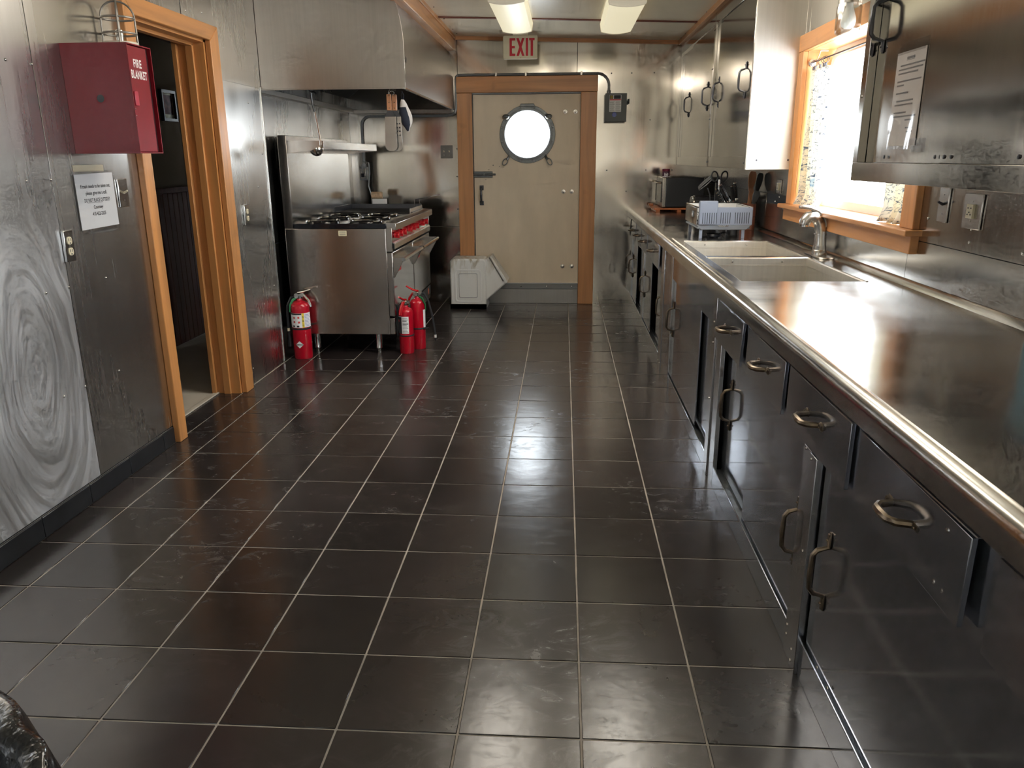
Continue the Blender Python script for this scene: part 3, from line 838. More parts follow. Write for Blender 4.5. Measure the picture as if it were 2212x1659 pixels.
MB().box(-0.862, -0.815, YB + 0.064, YB + 0.10, 0.19, 1.94).box(0.125, 0.166, YB + 0.064, YB + 0.10, 0.19, 1.94).box(-0.862, 0.166, YB + 0.064, YB + 0.10, 1.90, 1.94).build('door_stop', 'conduit', tr4)
sl = struct('trim_5', bx(-0.844, 0.149, YB - 0.012, YB + 0.10, 0.0, 0.140), 'kick', bevel=0.002)
MB().box(-0.844, 0.149, YB - 0.020, YB + 0.10, 0.142, 0.194).build('sill_angle', 'conduit', sl, bevel=0.002)
first = None
for x in (-0.40, -0.15, 0.09, -0.64):
    if first is None:
        first = MB().lathe([(0.008, 0.0), (0.007, -0.003), (1e-7, -0.006)], (x, YB - 0.020, 0.166), 'y', 8).build('rivet', 'zinc', sl); f = x
    else:
        share(first, sl, (x - f, 0, 0))

# ---------------- kitchen window on the right (window_1)
XG = XR + 0.135
wf = MB()
def frame_ring(x0, x1, y0, y1, z0, z1, t, r):
    outer = rbox(y0, y1, z0, z1, r, 5); inner = rbox(y0 + t, y1 - t, z0 + t, z1 - t, max(r - t * 0.3, 0.02), 5)
    n = len(outer)
    vs = [(x, u, w) for x in (x0, x1) for u, w in outer] + [(x, u, w) for x in (x0, x1) for u, w in inner]
    fs = []
    for k in range(n):
        j = (k + 1) % n
        fs += [(k, j, 2 * n + j, 2 * n + k), (n + k, 3 * n + k, 3 * n + j, n + j), (k, n + k, n + j, j), (2 * n + k, 2 * n + j, 3 * n + j, 3 * n + k)]
    return MB().add(vs, fs)
win = struct('window_1', frame_ring(XG - 0.012, XG + 0.015, WY0, WY1, WZ0, WZ1, 0.04, 0.09), 'white')
MB().box(XG - 0.002, XG + 0.002, WY0 + 0.03, WY1 - 0.03, WZ0 + 0.03, WZ1 - 0.03).build('pane', 'pane', win)
cs = MB().box(XR + 0.0005, XR + 0.165, WY1, WY1 + 0.022, WZ0, WZ1 + 0.02)
cs.build('reveal', 'wood', win)
MB().box(XR + 0.0005, XR + 0.165, WY0 - 0.022, WY0, WZ0, WZ1 + 0.02).build('reveal', 'wood', win)
MB().box(XR + 0.0005, XR + 0.165, WY0, WY1, WZ1, WZ1 + 0.018).build('head_reveal', 'wood_y', win)
MB().box(XR - 0.026, XR, WY1 + 0.0, WY1 + 0.085, WZ0, WZ1).build('casing', 'wood', win, bevel=0.003)
MB().box(XR - 0.026, XR, WY0 - 0.115, WY0 + 0.0, WZ0, WZ1).build('casing', 'wood', win, bevel=0.003)
MB().box(XR - 0.028, XR, WY0 - 0.125, WY1 + 0.095, WZ1, WZ1 + 0.085).build('head_casing', 'wood_y', win, bevel=0.003)
MB().box(XR - 0.062, XR + 0.165, WY0 - 0.145, WY1 + 0.125, WZ0 - 0.022, WZ0).build('sill', 'sillwood', win, bevel=0.004)
MB().box(XR - 0.032, XR, WY0 - 0.125, WY1 + 0.10, WZ0 - 0.088, WZ0 - 0.022).build('apron', 'sillwood', win, bevel=0.003)

# sky portals: they only guide the sampling of daylight through the openings
def portal(loc, rot, sx_, sy_):
    l = bpy.data.lights.new('window_portal', 'AREA'); l.shape = 'RECTANGLE'; l.size = sx_; l.size_y = sy_
    l.cycles.is_portal = True
    o = bpy.data.objects.new('window_portal', l); COL.objects.link(o)
    o.location = loc; o.rotation_euler = rot
portal((XR + 0.17, (WY0 + WY1) / 2, (WZ0 + WZ1) / 2), (0, PI / 2, 0), WZ1 - WZ0, WY1 - WY0)
portal((XR + 0.17, -2.25, 1.5), (0, PI / 2, 0), 1.1, 1.5)
portal((PX, YB + 0.07, PZ), (-PI / 2, 0, 0), 2 * PR, 2 * PR)
# ================================================================== RIGHT SIDE: BASE CABINETS, WORKTOP, SINK
XF = 0.655
def bow_pull(par, p, d, out, L, h, r=0.0065, mat='bronze', foot=0.030):
    r = r * 1.12
    """pull handle: centre p on the face, d unit along, out unit away from the face"""
    p, d, out = Vector(p), Vector(d), Vector(out)
    a, b = p - d * (L / 2), p + d * (L / 2)
    path = [a - d * foot + out * 0.003, a + out * 0.004, a + d * 0.008 + out * (h * 0.75), a + d * 0.022 + out * h, p + out * (h * 1.04), b - d * 0.022 + out * h, b - d * 0.008 + out * (h * 0.75), b + out * 0.004, b + d * foot + out * 0.003]
    rs = [r * 0.9, r * 0.95, r, r * 1.0, r * 1.12, r * 1.0, r, r * 0.95, r * 0.9]
    mb = MB().tube(path, rs, 8, upv=tuple(out))
    for q in (a - d * foot * 0.5, b + d * foot * 0.5):
        mb.tube([q - d * foot * 0.62 + out * 0.002, q - d * foot * 0.3 + out * 0.003, q + d * foot * 0.3 + out * 0.003, q + d * foot * 0.62 + out * 0.002], [r * 0.7, r * 1.5, r * 1.5, r * 0.7], 10, flat=0.35, upv=tuple(d.cross(out)))
    for q in (a - d * foot * 0.55, b + d * foot * 0.55):
        mb.lathe([(0.004, 0.0), (0.003, -0.004), (1e-7, -0.005)], tuple(q + out * 0.008), 'x', 8)
    return mb.build('handle', mat, par)
OUTX = (-1, 0, 0)
def frame_post(par, y0, y1, z0=0.0, z1=0.80, dx=0.0):
    return MB().box(XF - dx, XF + 0.02, y0, y1, z0, z1).build('post', 'post', par, bevel=0.002)
def drawer(par, y0, y1, z0=0.645, z1=0.802, tilt=0.0, pull=True, mat='cab'):
    mb = MB().prism([(y0, z0), (y1, z0), (y1, z1), (y0, z1)], 'x', XF - 0.011, XF - 0.001)
    if tilt:
        mb.v = [(x - tilt * (y1 - y) / (y1 - y0), y, z) for x, y, z in mb.v]
    lean = 0.0035 + 0.003 * math.sin(y0 * 37.0)
    mb.v = [(x - lean * (z1 - z) / (z1 - z0), y, z) for x, y, z in mb.v]
    d = mb.build('drawer', mat, par, bevel=0.0012)
    MB().prism([(XF - 0.0118, z1 - 0.0005), (XF - 0.001, z1 - 0.0005), (XF - 0.001, z1 + 0.0015), (XF - 0.0118, z1 + 0.0015)], 'y', y0, y1).build('top_edge_glint', 'bright', d)  # brighter steel strip paints in the light line along the drawer top
    if pull:
        bow_pull(d, (XF - 0.011, (y0 + y1) / 2, (z0 + z1) / 2 + 0.004), (0, 1, 0), OUTX, 0.095, 0.042, 0.0072, 'bronze', 0.022)
    return d
def slide_door(par, y0, y1, x, hy=None, z0=0.085, z1=0.640, hz=0.385):
    d = MB().box(x, x + 0.006, y0, y1, z0, z1).build('door', 'cab', par, bevel=0.001)
    if hy is not None:
        bow_pull(d, (x, hy, hz), (0, 0, 1), OUTX, 0.135, 0.040, 0.006, 'bronze', 0.036)
    return d
def bottom_rail(par, y0, y1, zt=0.088):
    b = MB().box(XF, XF + 0.005, y0, y1, 0.0, zt).build('bottom_rail', 'cab', par, bevel=0.0015)
    MB().box(XF + 0.005, XF + 0.060, y0, y1, zt - 0.02, zt - 0.012).build('track', 'iron', b)
    MB().box(XF + 0.036, XF + 0.039, y0, y1, zt - 0.012, zt - 0.002).build('track_rib', 'iron', b)
    return b
def rail_screws(par, ys, z, x=XF):
    first = None
    for yy in ys:
        if first is None:
            first = MB().lathe([(0.0045, 0.0), (0.004, -0.002), (1e-7, -0.0035)], (x, yy, z), 'x', 8).build('screw', 'zinc', par); fy = yy
        else:
            share(first, par, (0, yy - fy, 0))
def carcass(par, y0, y1):
    mb = MB()
    mb.box(XF + 0.075, XF + 0.08, y0 + 0.01, y1 - 0.01, 0.02, 0.86)
    mb.box(XF + 0.08, XR - 0.02, y0, y0 + 0.01, 0.0, 0.86).box(XF + 0.08, XR - 0.02, y1 - 0.01, y1, 0.0, 0.86)
    mb.box(XF + 0.02, XF + 0.08, y0, y0 + 0.008, 0.0, 0.86).box(XF + 0.02, XF + 0.08, y1 - 0.008, y1, 0.0, 0.86)
    mb.box(XF + 0.02, XF + 0.075, y0, y1, 0.0, 0.03)
    return mb.build('carcass', 'dark', par)
def face(par, y0, y1, z0, z1, name='face_panel', mat='cab'):
    return MB().box(XF, XF + 0.012, y0, y1, z0, z1).build(name, mat, par, bevel=0.001)

# --- far cabinet
A = thing('base_cabinet', 'far steel base cabinet with four small drawers, next to the back wall', 'cabinet', (XF + 0.2, 6.3, 0))
carcass(A, 5.02, 7.515)
face(A, 5.16, 7.515, 0.632, 0.862)
drs = ((7.46, 7.02), (6.97, 6.53), (6.48, 6.04), (5.99, 5.24))
for k, (a, b) in enumerate(drs):
    drawer(A, b, a, tilt=0.006 if k == 3 else 0.0)
face(A, 7.44, 7.515, 0.0, 0.632, 'post'); frame_post(A, 5.03, 5.16, 0.0, 0.862, 0.004)
frame_post(A, 6.34, 6.44, 0.0, 0.632)
bottom_rail(A, 6.44, 7.44); bottom_rail(A, 5.16, 6.34)
slide_door(A, 7.0, 7.43, XF + 0.008, 7.36); slide_door(A, 6.44, 6.86, XF + 0.030)
slide_door(A, 5.82, 6.33, XF + 0.008, 6.27); slide_door(A, 5.17, 5.62, XF + 0.030, 5.30)
rail_screws(A, (5.06, 5.13), 0.05, XF - 0.004)

# --- sink cabinet
Bc = thing('sink_cabinet', 'steel sink base cabinet with a plain apron panel under the double sink', 'cabinet', (XF + 0.2, 4.1, 0))
carcass(Bc, 3.26, 5.015)
face(Bc, 4.70, 5.02, 0.0, 0.862, 'side_panel')
MB().box(XF - 0.006, XF + 0.004, 4.63, 4.70, 0.0, 0.862).build('post', 'post', Bc, bevel=0.0015)
MB().box(XF + 0.004, XF + 0.030, 4.625, 4.642, 0.0, 0.80).build('edge_strip', 'bright', Bc)
MB().box(XF - 0.004, XF + 0.010, 3.33, 4.625, 0.676, 0.862).build('apron_panel', 'cab', Bc, bevel=0.001)
slide_door(Bc, 3.70, 4.62, XF + 0.008, 4.58, 0.085, 0.676, 0.44); slide_door(Bc, 3.33, 3.78, XF + 0.028, None, 0.085, 0.676)
bottom_rail(Bc, 3.33, 4.625, 0.075)
pB = frame_post(Bc, 3.262, 3.335, 0.0, 0.862, 0.006)
rail_screws(pB, (3.30,), 0.69, XF - 0.006); rail_screws(pB, (3.30,), 0.60, XF - 0.006); rail_screws(pB, (3.30,), 0.35, XF - 0.006)

# --- near cabinet
Cc = thing('base_cabinet', 'long near steel base cabinet with large drawers and mirror-like sliding doors', 'cabinet', (XF + 0.2, 1.5, 0))
carcass(Cc, -0.6, 3.255)
face(Cc, -0.6, 3.255, 0.630, 0.862)
for a, b, tl in ((3.222, 2.738, 0.002), (2.672, 2.196, 0.002), (2.158, 1.662, 0.003), (1.612, 1.124, 0.009), (1.060, 0.575, 0.0), (0.52, 0.035, 0.0)):
    d = drawer(Cc, b, a, 0.642, 0.800, tl)
    if abs(a - 1.612) < 0.01:
        rail_screws(d, (1.20,), 0.775, XF - 0.011 - 0.0075); rail_screws(d, (1.185, 1.215), 0.672, XF - 0.011 - 0.0075)
MB().box(XF, XF + 0.018, 3.150, 3.255, 0.0, 0.63).build('post', 'post', Cc, bevel=0.0015)
slide_door(Cc, 2.56, 3.16, XF + 0.034, 3.04, 0.085, 0.632, 0.40)
d = slide_door(Cc, 1.97, 2.64, XF + 0.010, 2.015, 0.085, 0.632, 0.36)
bottom_rail(Cc, 1.975, 3.15)
MB().box(XF - 0.006, XF + 0.02, 1.925, 1.985, 0.0, 0.632).build('post', 'post', Cc, bevel=0.0015)
pc = MB().box(XF - 0.010, XF + 0.02, 1.868, 1.922, 0.0, 0.632).build('post', 'post', Cc, bevel=0.0015)
rail_screws(pc, (1.91,), 0.618, XF - 0.010); rail_screws(pc, (1.90,), 0.36, XF - 0.010); rail_screws(pc, (1.905,), 0.055, XF - 0.010); rail_screws(pc, (1.905,), 0.02, XF - 0.010)
rail_screws(pc, (1.97,), 0.625, XF - 0.006); rail_screws(pc, (1.972,), 0.09, XF - 0.006); rail_screws(pc, (1.972,), 0.06, XF - 0.006)
slide_door(Cc, 0.43, 1.855, XF + 0.010, 1.765, 0.085, 0.632, 0.375)
slide_door(Cc, -0.55, 0.45, XF + 0.02, 0.30, 0.085, 0.632)
bottom_rail(Cc, -0.6, 1.868, 0.105)
rail_screws(Cc, (1.74, 1.66), 0.118, XF + 0.004)

# --- worktop (one continuous sheet with two sink cut-outs)
SX0, SX1 = 0.700, 1.176
S1, S2, S3, S4 = 3.085, 3.835, 3.885, 4.600
wt = thing('worktop', 'long polished stainless steel worktop with rolled front edge along the right wall', 'worktop', (0.95, 3.3, 0.80))
top = MB()
xs = [0.622, SX0, SX1, XR - 0.002]; ys = [-0.6, S1, S2, S3, S4, 7.515]
for i in range(3):
    for j in range(5):
        if i == 1 and j in (1, 3): continue
        if i == 1 and j == 2:
            top.box(xs[i], xs[i + 1], ys[j], ys[j + 1], ZT - 0.010, ZT - 0.004)
        else:
            top.box(xs[i], xs[i + 1], ys[j], ys[j + 1], ZT - 0.010, ZT)
top.build('top_sheet', 'counter', wt, smooth=False)
nose = []
for k in range(9):
    a = PI / 2 + PI / 2 * k / 8
    nose.append((0.634 + math.cos(a) * 0.030, ZT - 0.024 + math.sin(a) * 0.030))
poly = [(0.634, ZT - 0.012)] + nose + [(0.604, 0.840), (0.612, 0.840), (0.612, ZT - 0.03)]
MB().prism(poly, 'y', -0.6, 7.515).build('rolled_edge', 'counter', wt)
MB().prism([(XR - 0.022, ZT), (XR - 0.0015, ZT), (XR - 0.0015, ZT + 0.022), (XR - 0.010, ZT + 0.016)], 'y', -0.6, 7.515).build('upstand', 'bright', wt)
MB().prism([(0.648, ZT - 0.001), (0.664, ZT - 0.001), (0.656, ZT + 0.004)], 'y', S1 - 0.05, 4.75).build('drip_bead', 'counter', wt)

# --- double sink
sk = thing('double_sink', 'deep stainless steel double bowl sink set into the worktop below the window', 'sink', (0.94, 3.84, 0.66))
def bowl(y0, y1, depth):
    z0 = ZT - depth
    t = 0.004
    mb = MB()
    mb.box(SX0, SX1, y0, y1, z0 - t, z0)
    mb.box(SX0, SX0 + t, y0, y1, z0, ZT - 0.002).box(SX1 - t, SX1, y0, y1, z0, ZT - 0.002)
    mb.box(SX0 + t, SX1 - t, y0, y0 + t, z0, ZT - 0.002).box(SX0 + t, SX1 - t, y1 - t, y1, z0, ZT - 0.002)
    b = mb.build('bowl', 'sink', sk)
    MB().box(SX0 + t, SX1 - t, y1 - t - 0.004, y1 - t, ZT - 0.036, ZT - 0.002).build('rim_band', 'sink', b, bevel=0.001)
    MB().box(SX1 - t - 0.004, SX1 - t, y0 + t, y1 - t - 0.005, ZT - 0.036, ZT - 0.002).build('rim_band', 'sink', b, bevel=0.001)
    MB().lathe([(0.045, 0.0), (0.044, 0.003), (0.034, 0.004), (0.030, -0.001), (1e-7, -0.002)], ((SX0 + SX1) / 2, (y0 + y1) / 2, z0 + 0.001), 'z', 20).build('drain', 'chrome', b)
    first = None
    for xx in (SX0 + 0.12, SX1 - 0.12):
        if first is None:
            first = MB().lathe([(0.006, 0.0), (0.005, -0.003), (1e-7, -0.004)], (xx, y1 - t - 0.004, ZT - 0.019), 'y', 8).build('screw', 'zinc', b); fx = xx
        else:
            share(first, b, (xx - fx, 0, 0))
    return b
bowl(S1, S2, 0.23); bowl(S3, S4, 0.23)
MB().prism([(S2 - 0.004, ZT - 0.004), (S3 + 0.004, ZT - 0.004), (S3 - 0.004, ZT + 0.003), (S2 + 0.004, ZT + 0.003)], 'x', SX0, SX1).build('divider_cap', 'bright', sk)
MB().box(SX0, SX1, S4 - 0.004, S4 + 0.010, ZT - 0.002, ZT + 0.003).build('rim_bead', 'bright', sk, bevel=0.001)
MB().box(SX1, SX1 + 0.010, S1, S4, ZT - 0.001, ZT + 0.003).build('rim_bead', 'bright', sk, bevel=0.001)

# --- faucet
fa = thing('faucet', 'brushed nickel single lever kitchen faucet standing behind the sink divider', 'faucet', (1.246, 3.9, ZT))
FY = 3.90
MB().prism([(u, w) for u, w in rbox(1.208, 1.284, 3.76, 4.04, 0.037, 6)], 'z', ZT + 0.0, ZT + 0.008).build('deck_plate', 'nickel', fa, bevel=0.003)
MB().lathe([(0.034, 0.006), (0.034, 0.028), (0.031, 0.032), (0.0315, 0.05)], (1.247, FY, ZT), 'z', 24).build('base_ring', 'nickel', fa)
MB().tube([(1.247, FY, ZT + 0.03), (1.247, FY, ZT + 0.07), (1.245, FY, ZT + 0.115), (1.238, FY, ZT + 0.150), (1.222, FY, ZT + 0.178), (1.200, FY, ZT + 0.185)], [0.031, 0.028, 0.026, 0.027, 0.025, 0.021], 18).build('body', 'nickel', fa)
MB().tube([(1.232, FY, ZT + 0.170), (1.205, FY, ZT + 0.190), (1.180, FY, ZT + 0.186), (1.166, FY, ZT + 0.165), (1.164, FY, ZT + 0.150)], [0.024, 0.028, 0.029, 0.027, 0.025], 18).build('spout', 'nickel', fa)
MB().lathe([(0.023, 0.0), (0.023, 0.008), (0.016, 0.009)], (1.164, FY, ZT + 0.142), 'z', 18).build('nozzle', 'chrome', fa)
MB().tube([(1.262, FY - 0.002, ZT + 0.112), (1.268, FY, ZT + 0.150), (1.256, FY, ZT + 0.190), (1.225, FY, ZT + 0.216), (1.185, FY, ZT + 0.231), (1.148, FY, ZT + 0.236), (1.133, FY, ZT + 0.234)], [0.006, 0.012, 0.014, 0.013, 0.011, 0.010, 0.008], 12, flat=1.15).build('lever', 'nickel', fa)
MB().lathe([(0.0295, 0.0), (0.0295, 0.003)], (1.245, FY, ZT + 0.105), 'z', 24).build('seam_ring', 'chrome', fa)

# ================================================================== UPPER CABINETS
UX = 1.03
def sdoor(par, y0, y1, x, z0, z1, hy, hz, mat='upper'):
    d = MB().box(x, x + 0.006, y0, y1, z0, z1).build('door', mat, par, bevel=0.001)
    if hy is not None:
        bow_pull(d, (x, hy, hz), (0, 0, 1), OUTX, 0.125, 0.040, 0.0055, 'darkmetal', 0.034)
    return d
U = thing('wall_cabinet', 'tall steel wall cabinet with sliding doors left of the window, near the back wall', 'cabinet', (1.16, 6.08, 1.295))
ub = MB()
ub.box(UX + 0.05, XR - 0.001, 4.675, 7.518, 1.310, 1.316)
ub.box(UX + 0.075, XR - 0.001, 4.675, 7.518, 1.316, 2.34)
ub.build('carcass', 'upper', U)
MB().box(UX + 0.002, XR - 0.001, 4.655, 4.672, 1.294, 2.345).build('end_panel', 'endpanel', U, bevel=0.001)
MB().box(UX + 0.002, UX + 0.05, 4.675, 7.518, 1.297, 1.310).build('underside_panel', 'upper', U)
ZB, ZU = 1.365, 2.235
for a, b in ((4.66, 4.735), (5.855, 5.875), (5.885, 5.905), (7.46, 7.518)):
    p = MB().box(UX - 0.002, UX + 0.02, a, b, 1.296, 2.31).build('post', 'upper', U, bevel=0.0015)
MB().box(UX, UX + 0.018, 4.735, 5.855, 1.297, ZB).build('bottom_rail', 'upper', U, bevel=0.001)
MB().box(UX, UX + 0.018, 5.905, 7.46, 1.297, ZB).build('bottom_rail', 'upper', U, bevel=0.001)
MB().box(UX - 0.001, UX + 0.018, 4.735, 5.855, ZU, 2.31).build('top_rail', 'upper', U, bevel=0.001)
MB().box(UX - 0.001, UX + 0.018, 5.905, 7.46, ZU, 2.31).build('top_rail', 'upper', U, bevel=0.001)
sdoor(U, 4.735, 5.62, UX + 0.006, ZB - 0.01, ZU + 0.01, 4.83, 1.785); sdoor(U, 5.40, 5.85, UX + 0.016, ZB - 0.01, ZU + 0.01, 5.68, 1.785)
sdoor(U, 5.91, 6.85, UX + 0.006, ZB - 0.01, ZU + 0.01, 6.06, 1.785); sdoor(U, 6.70, 7.455, UX + 0.016, ZB - 0.01, ZU + 0.01, 7.0, 1.785)
MB().box(UX + 0.02, UX + 0.07, 4.74, 7.45, 1.36, 1.366).build('track', 'bright', U)
first = None
for yy, zz in ((5.865, 1.33), (5.895, 1.33), (5.865, 1.62), (5.895, 1.62), (5.865, 1.95), (5.895, 1.95), (4.70, 1.33), (4.70, 2.0), (5.865, 2.2), (5.895, 2.2)):
    if first is None:
        first = MB().lathe([(0.0045, 0.0), (0.004, -0.002), (1e-7, -0.0035)], (UX - 0.002, yy, zz), 'x', 8).build('screw', 'darkmetal', U); f = (yy, zz)
    else:
        share(first, U, (0, yy - f[0], zz - f[1]))
first = None
for xx in (1.09, 1.265):
    if first is None:
        first = MB().lathe([(0.006, 0.0), (0.005, -0.002), (1e-7, -0.003)], (xx, 4.655, 1.345), 'y', 8).build('screw', 'darkmetal', U); f = xx
    else:
        share(first, U, (xx - f, 0, 0))
cr = MB()
cr.prism([(1.0, 2.312), (1.075, 2.312), (1.075, zc(1.075) + 0.001), (1.0, zc(1.0) + 0.001)], 'y', 4.65, YB - 0.023)
struct('trim_6', cr, 'wood_y', bevel=0.003)

N = thing('wall_cabinet', 'near steel wall cabinet with a taped notice, right of the window', 'cabinet', (1.16, 1.2, 1.285))
NX = 1.018
MB().box(NX + 0.06, XR - 0.001, -0.6, 2.92, 1.292, 2.345).build('carcass', 'upper', N)
MB().box(NX, NX + 0.06, 2.880, 2.925, 1.282, 2.345).build('post', 'upper', N, bevel=0.0015)
MB().box(NX + 0.06, XR - 0.001, 2.921, 2.926, 1.282, 2.345).build('end_panel', 'upper', N)
lip = MB().prism([(NX - 0.016, 1.284), (NX + 0.06, 1.284), (NX + 0.06, 1.292), (NX - 0.010, 1.292), (NX - 0.010, 1.340), (NX + 0.02, 1.340), (NX + 0.02, 1.344), (NX - 0.016, 1.344)], 'y', -0.6, 2.878)
lip.build('bottom_rail', 'upper', N, bevel=0.0012)
d1_ = sdoor(N, 2.318, 2.876, NX + 0.028, 1.344, 2.34, None, 1.78)
bow_pull(d1_, (NX + 0.028, 2.835, 1.790), (0, 0, 1), OUTX, 0.125, 0.045, 0.0065, 'darkmetal', 0.034)
sdoor(N, 0.9, 2.314, NX + 0.022, 1.344, 2.34, 1.0, 1.79); sdoor(N, -0.55, 0.896, NX + 0.03, 1.344, 2.34, -0.4, 1.79)
first = None
for yy in (2.70, 2.34, 2.285, 2.245, 1.92, 1.88):
    if first is None:
        first = MB().lathe([(0.006, 0.0), (0.005, -0.003), (1e-7, -0.004)], (NX + 0.022, yy, 1.362), 'x', 8).build('screw', 'darkmetal', N); f = yy
    else:
        share(first, N, (0, yy - f, 0))
rail_screws(N, (2.905,), 1.30, NX)
rail_screws(N, (2.905,), 1.56, NX)

# notice in a clear sleeve taped to the near cabinet
nt_ = thing('cabinet_notice', 'printed notice in a shiny clear sleeve taped to the near wall cabinet door', 'notice', (NX + 0.026, 2.6, 1.385))
xn = NX + 0.0265
MB().box(xn - 0.0012, xn, 2.495, 2.700, 1.395, 1.672).build('paper', plain('shaded_paper', (0.60, 0.55, 0.52), 0.7), nt_)  # paper colour darkened to carry the shade on this cabinet face
def sleeve(u, v):
    y = 2.485 + (2.708 - 2.485) * u; z = 1.385 + (1.69 - 1.385) * v
    return (xn - 0.0022 - 0.004 * max(0, math.sin(u * 9 + v * 3)) * (1 - v) ** 2 - 0.002 * math.sin(v * 14) ** 2 * u * (1 - v), y, z)
MB().sheet(16, 18, sleeve).build('sleeve', 'sleeve', nt_)
MB().box(xn - 0.0035, xn - 0.003, 2.44, 2.53, 1.375, 1.415).build('tape', 'sleeve', nt_)
MB().box(xn - 0.0035, xn - 0.003, 2.50, 2.70, 1.665, 1.70).build('tape', 'sleeve', nt_)
ln = MB()
ln.box(xn - 0.0018, xn - 0.0012, 2.57, 2.625, 1.648, 1.655).box(xn - 0.0018, xn - 0.0012, 2.57, 2.625, 1.645, 1.6462)
z = 1.632
for k, (a, b) in enumerate(((0.03, 0.20), (0.02, 0.19), (0.02, 0.16), (0, 0), (0.02, 0.19), (0.02, 0.07), (0, 0), (0.02, 0.11), (0, 0), (0.03, 0.15), (0.02, 0.15), (0, 0), (0.02, 0.11), (0.02, 0.18), (0.11, 0.16), (0, 0), (0.12, 0.17), (0.13, 0.17))):
    if b: ln.box(xn - 0.0018, xn - 0.0012, 2.697 - b, 2.697 - a, z - 0.0022, z + 0.0022)
    z -= 0.0115
ln.build('print_lines', plain('faded_print', (0.16, 0.15, 0.15), 0.7), nt_)
# ================================================================== HOOD AND RANGE
hd = thing('range_hood', 'large brownish steel exhaust hood with a curved front over the range', 'hood', (-1.45, 6.3, 1.79))
HZ = 1.797
prof = [(-1.003, HZ), (-1.003, 2.06), (-1.008, 2.12), (-1.018, 2.19), (-1.034, 2.26), (-1.055, 2.31), (-1.10, 2.37), (-1.16, 2.41)]
MB().prism([(-1.937, HZ)] + prof + [(-1.937, 2.42)], 'y', 5.182, 5.186).build('end_panel', 'hood', hd, bevel=0.0015)
def shell(prof, y0, y1, t):
    mb = MB()
    n = len(prof)
    vs = [(x, y, z) for y in (y0, y1) for x, z in prof] + [(x - t, y, z) for y in (y0, y1) for x, z in prof]
    fs = []
    for k in range(n - 1):
        fs += [(k, k + 1, n + k + 1, n + k), (2 * n + k, 3 * n + k, 3 * n + k + 1, 2 * n + k + 1)]
    fs += [(0, n, 3 * n, 2 * n), (n - 1, 3 * n - 1, 4 * n - 1, 2 * n - 1)]
    for b in (0, n):
        for k in range(n - 1):
            fs.append((b + k, 2 * n + b + k, 2 * n + b + k + 1, b + k + 1))
    return mb.add(vs, fs)
shell([(x - 0.006, z) for x, z in prof], 5.187, YB - 0.003, 0.003).build('front_sheet', 'hood', hd)
MB().box(-1.022, -1.002, 5.181, YB - 0.003, HZ - 0.008, HZ).build('bottom_lip', 'bright', hd)
MB().box(-1.937, -1.022, 5.181, 5.20, HZ - 0.006, HZ).build('bottom_lip', 'hood', hd)
MB().box(-1.998, -1.94, 5.187, YB - 0.003, 1.775, 1.81).build('back_gutter', 'hood', hd, bevel=0.003)
MB().box(-1.94, -1.022, YB - 0.05, YB - 0.003, 1.765, 1.80).build('back_gutter', 'hood', hd, bevel=0.003)
MB().prism([(-1.998, 1.90), (-1.60, 2.18), (-1.10, 2.18), (-1.06, 2.25), (-1.998, 2.40)], 'y', 5.20, YB - 0.003).build('filter_baffle', plain('sooty_steel', (0.10, 0.10, 0.10), 0.4, 0.8, var=0.3), hd)
MB().prism([(5.182, HZ + 0.03), (5.182, HZ + 0.11), (5.195, HZ + 0.17), (5.200, HZ + 0.10)], 'x', -1.0045, -1.0015).build('bent_corner', 'bright', hd)
tearm = MB().prism([(5.21, 1.955), (5.225, 1.985), (5.243, 1.965), (5.25, 1.98), (5.235, 1.945)], 'x', -1.0032, -1.0022)
tearm.build('tear', 'dark', hd)
# hooks under the near panel
for k, x in enumerate((-1.64, -1.57, -1.545, -1.505)):
    MB().tube([(x, 5.20, HZ + 0.012), (x, 5.215, HZ + 0.0), (x + 0.006, 5.235, HZ - 0.018), (x + 0.004, 5.25, HZ - 0.020), (x, 5.262, HZ - 0.008)], 0.0022, 6).build('hook', 'chrome', hd)

R_ = thing('gas_range', 'commercial stainless steel six burner range with griddle, red knobs and high back shelf', 'range', (-1.55, 6.15, 0))
RY0, RY1 = 5.38, 6.925
RXB, RXF = -1.932, -1.225
MB().box(RXB, RXF, RY0, RY0 + 0.012, 0.155, 0.900).build('side_panel', 'range', R_, bevel=0.002)
MB().box(RXB, RXF, RY1 - 0.012, RY1, 0.155, 0.900).build('side_panel', 'range', R_, bevel=0.002)
MB().box(RXB + 0.002, RXF - 0.01, RY0 + 0.012, RY1 - 0.012, 0.165, 0.895).build('body', 'darkmetal', R_)
# back guard and shelf
bgd = MB().box(RXB, -1.872, RY0, RY1, 0.900, 1.522).build('back_guard', 'range', R_, bevel=0.002)
MB().box(-1.872, -1.8705, RY0 + 0.004, RY1, 0.945, 1.405).build('splash_sheet', 'bright', bgd)
sh = MB().box(-1.871, -1.617, RY0 + 0.006, RY1, 1.430, 1.436).build('shelf', 'bright', R_)
MB().box(-1.620, -1.616, RY0 + 0.006, RY1, 1.430, 1.482).build('shelf_lip', 'bright', sh, bevel=0.001)
MB().prism([(-1.871, 1.405), (-1.617, 1.430), (-1.617, 1.484), (-1.871, 1.488)], 'y', RY0 + 0.002, RY0 + 0.006).build('bracket', 'range', sh)
MB().prism([(-1.871, 1.405), (-1.617, 1.430), (-1.617, 1.484), (-1.871, 1.488)], 'y', RY1 - 0.004, RY1).build('bracket', 'range', sh)
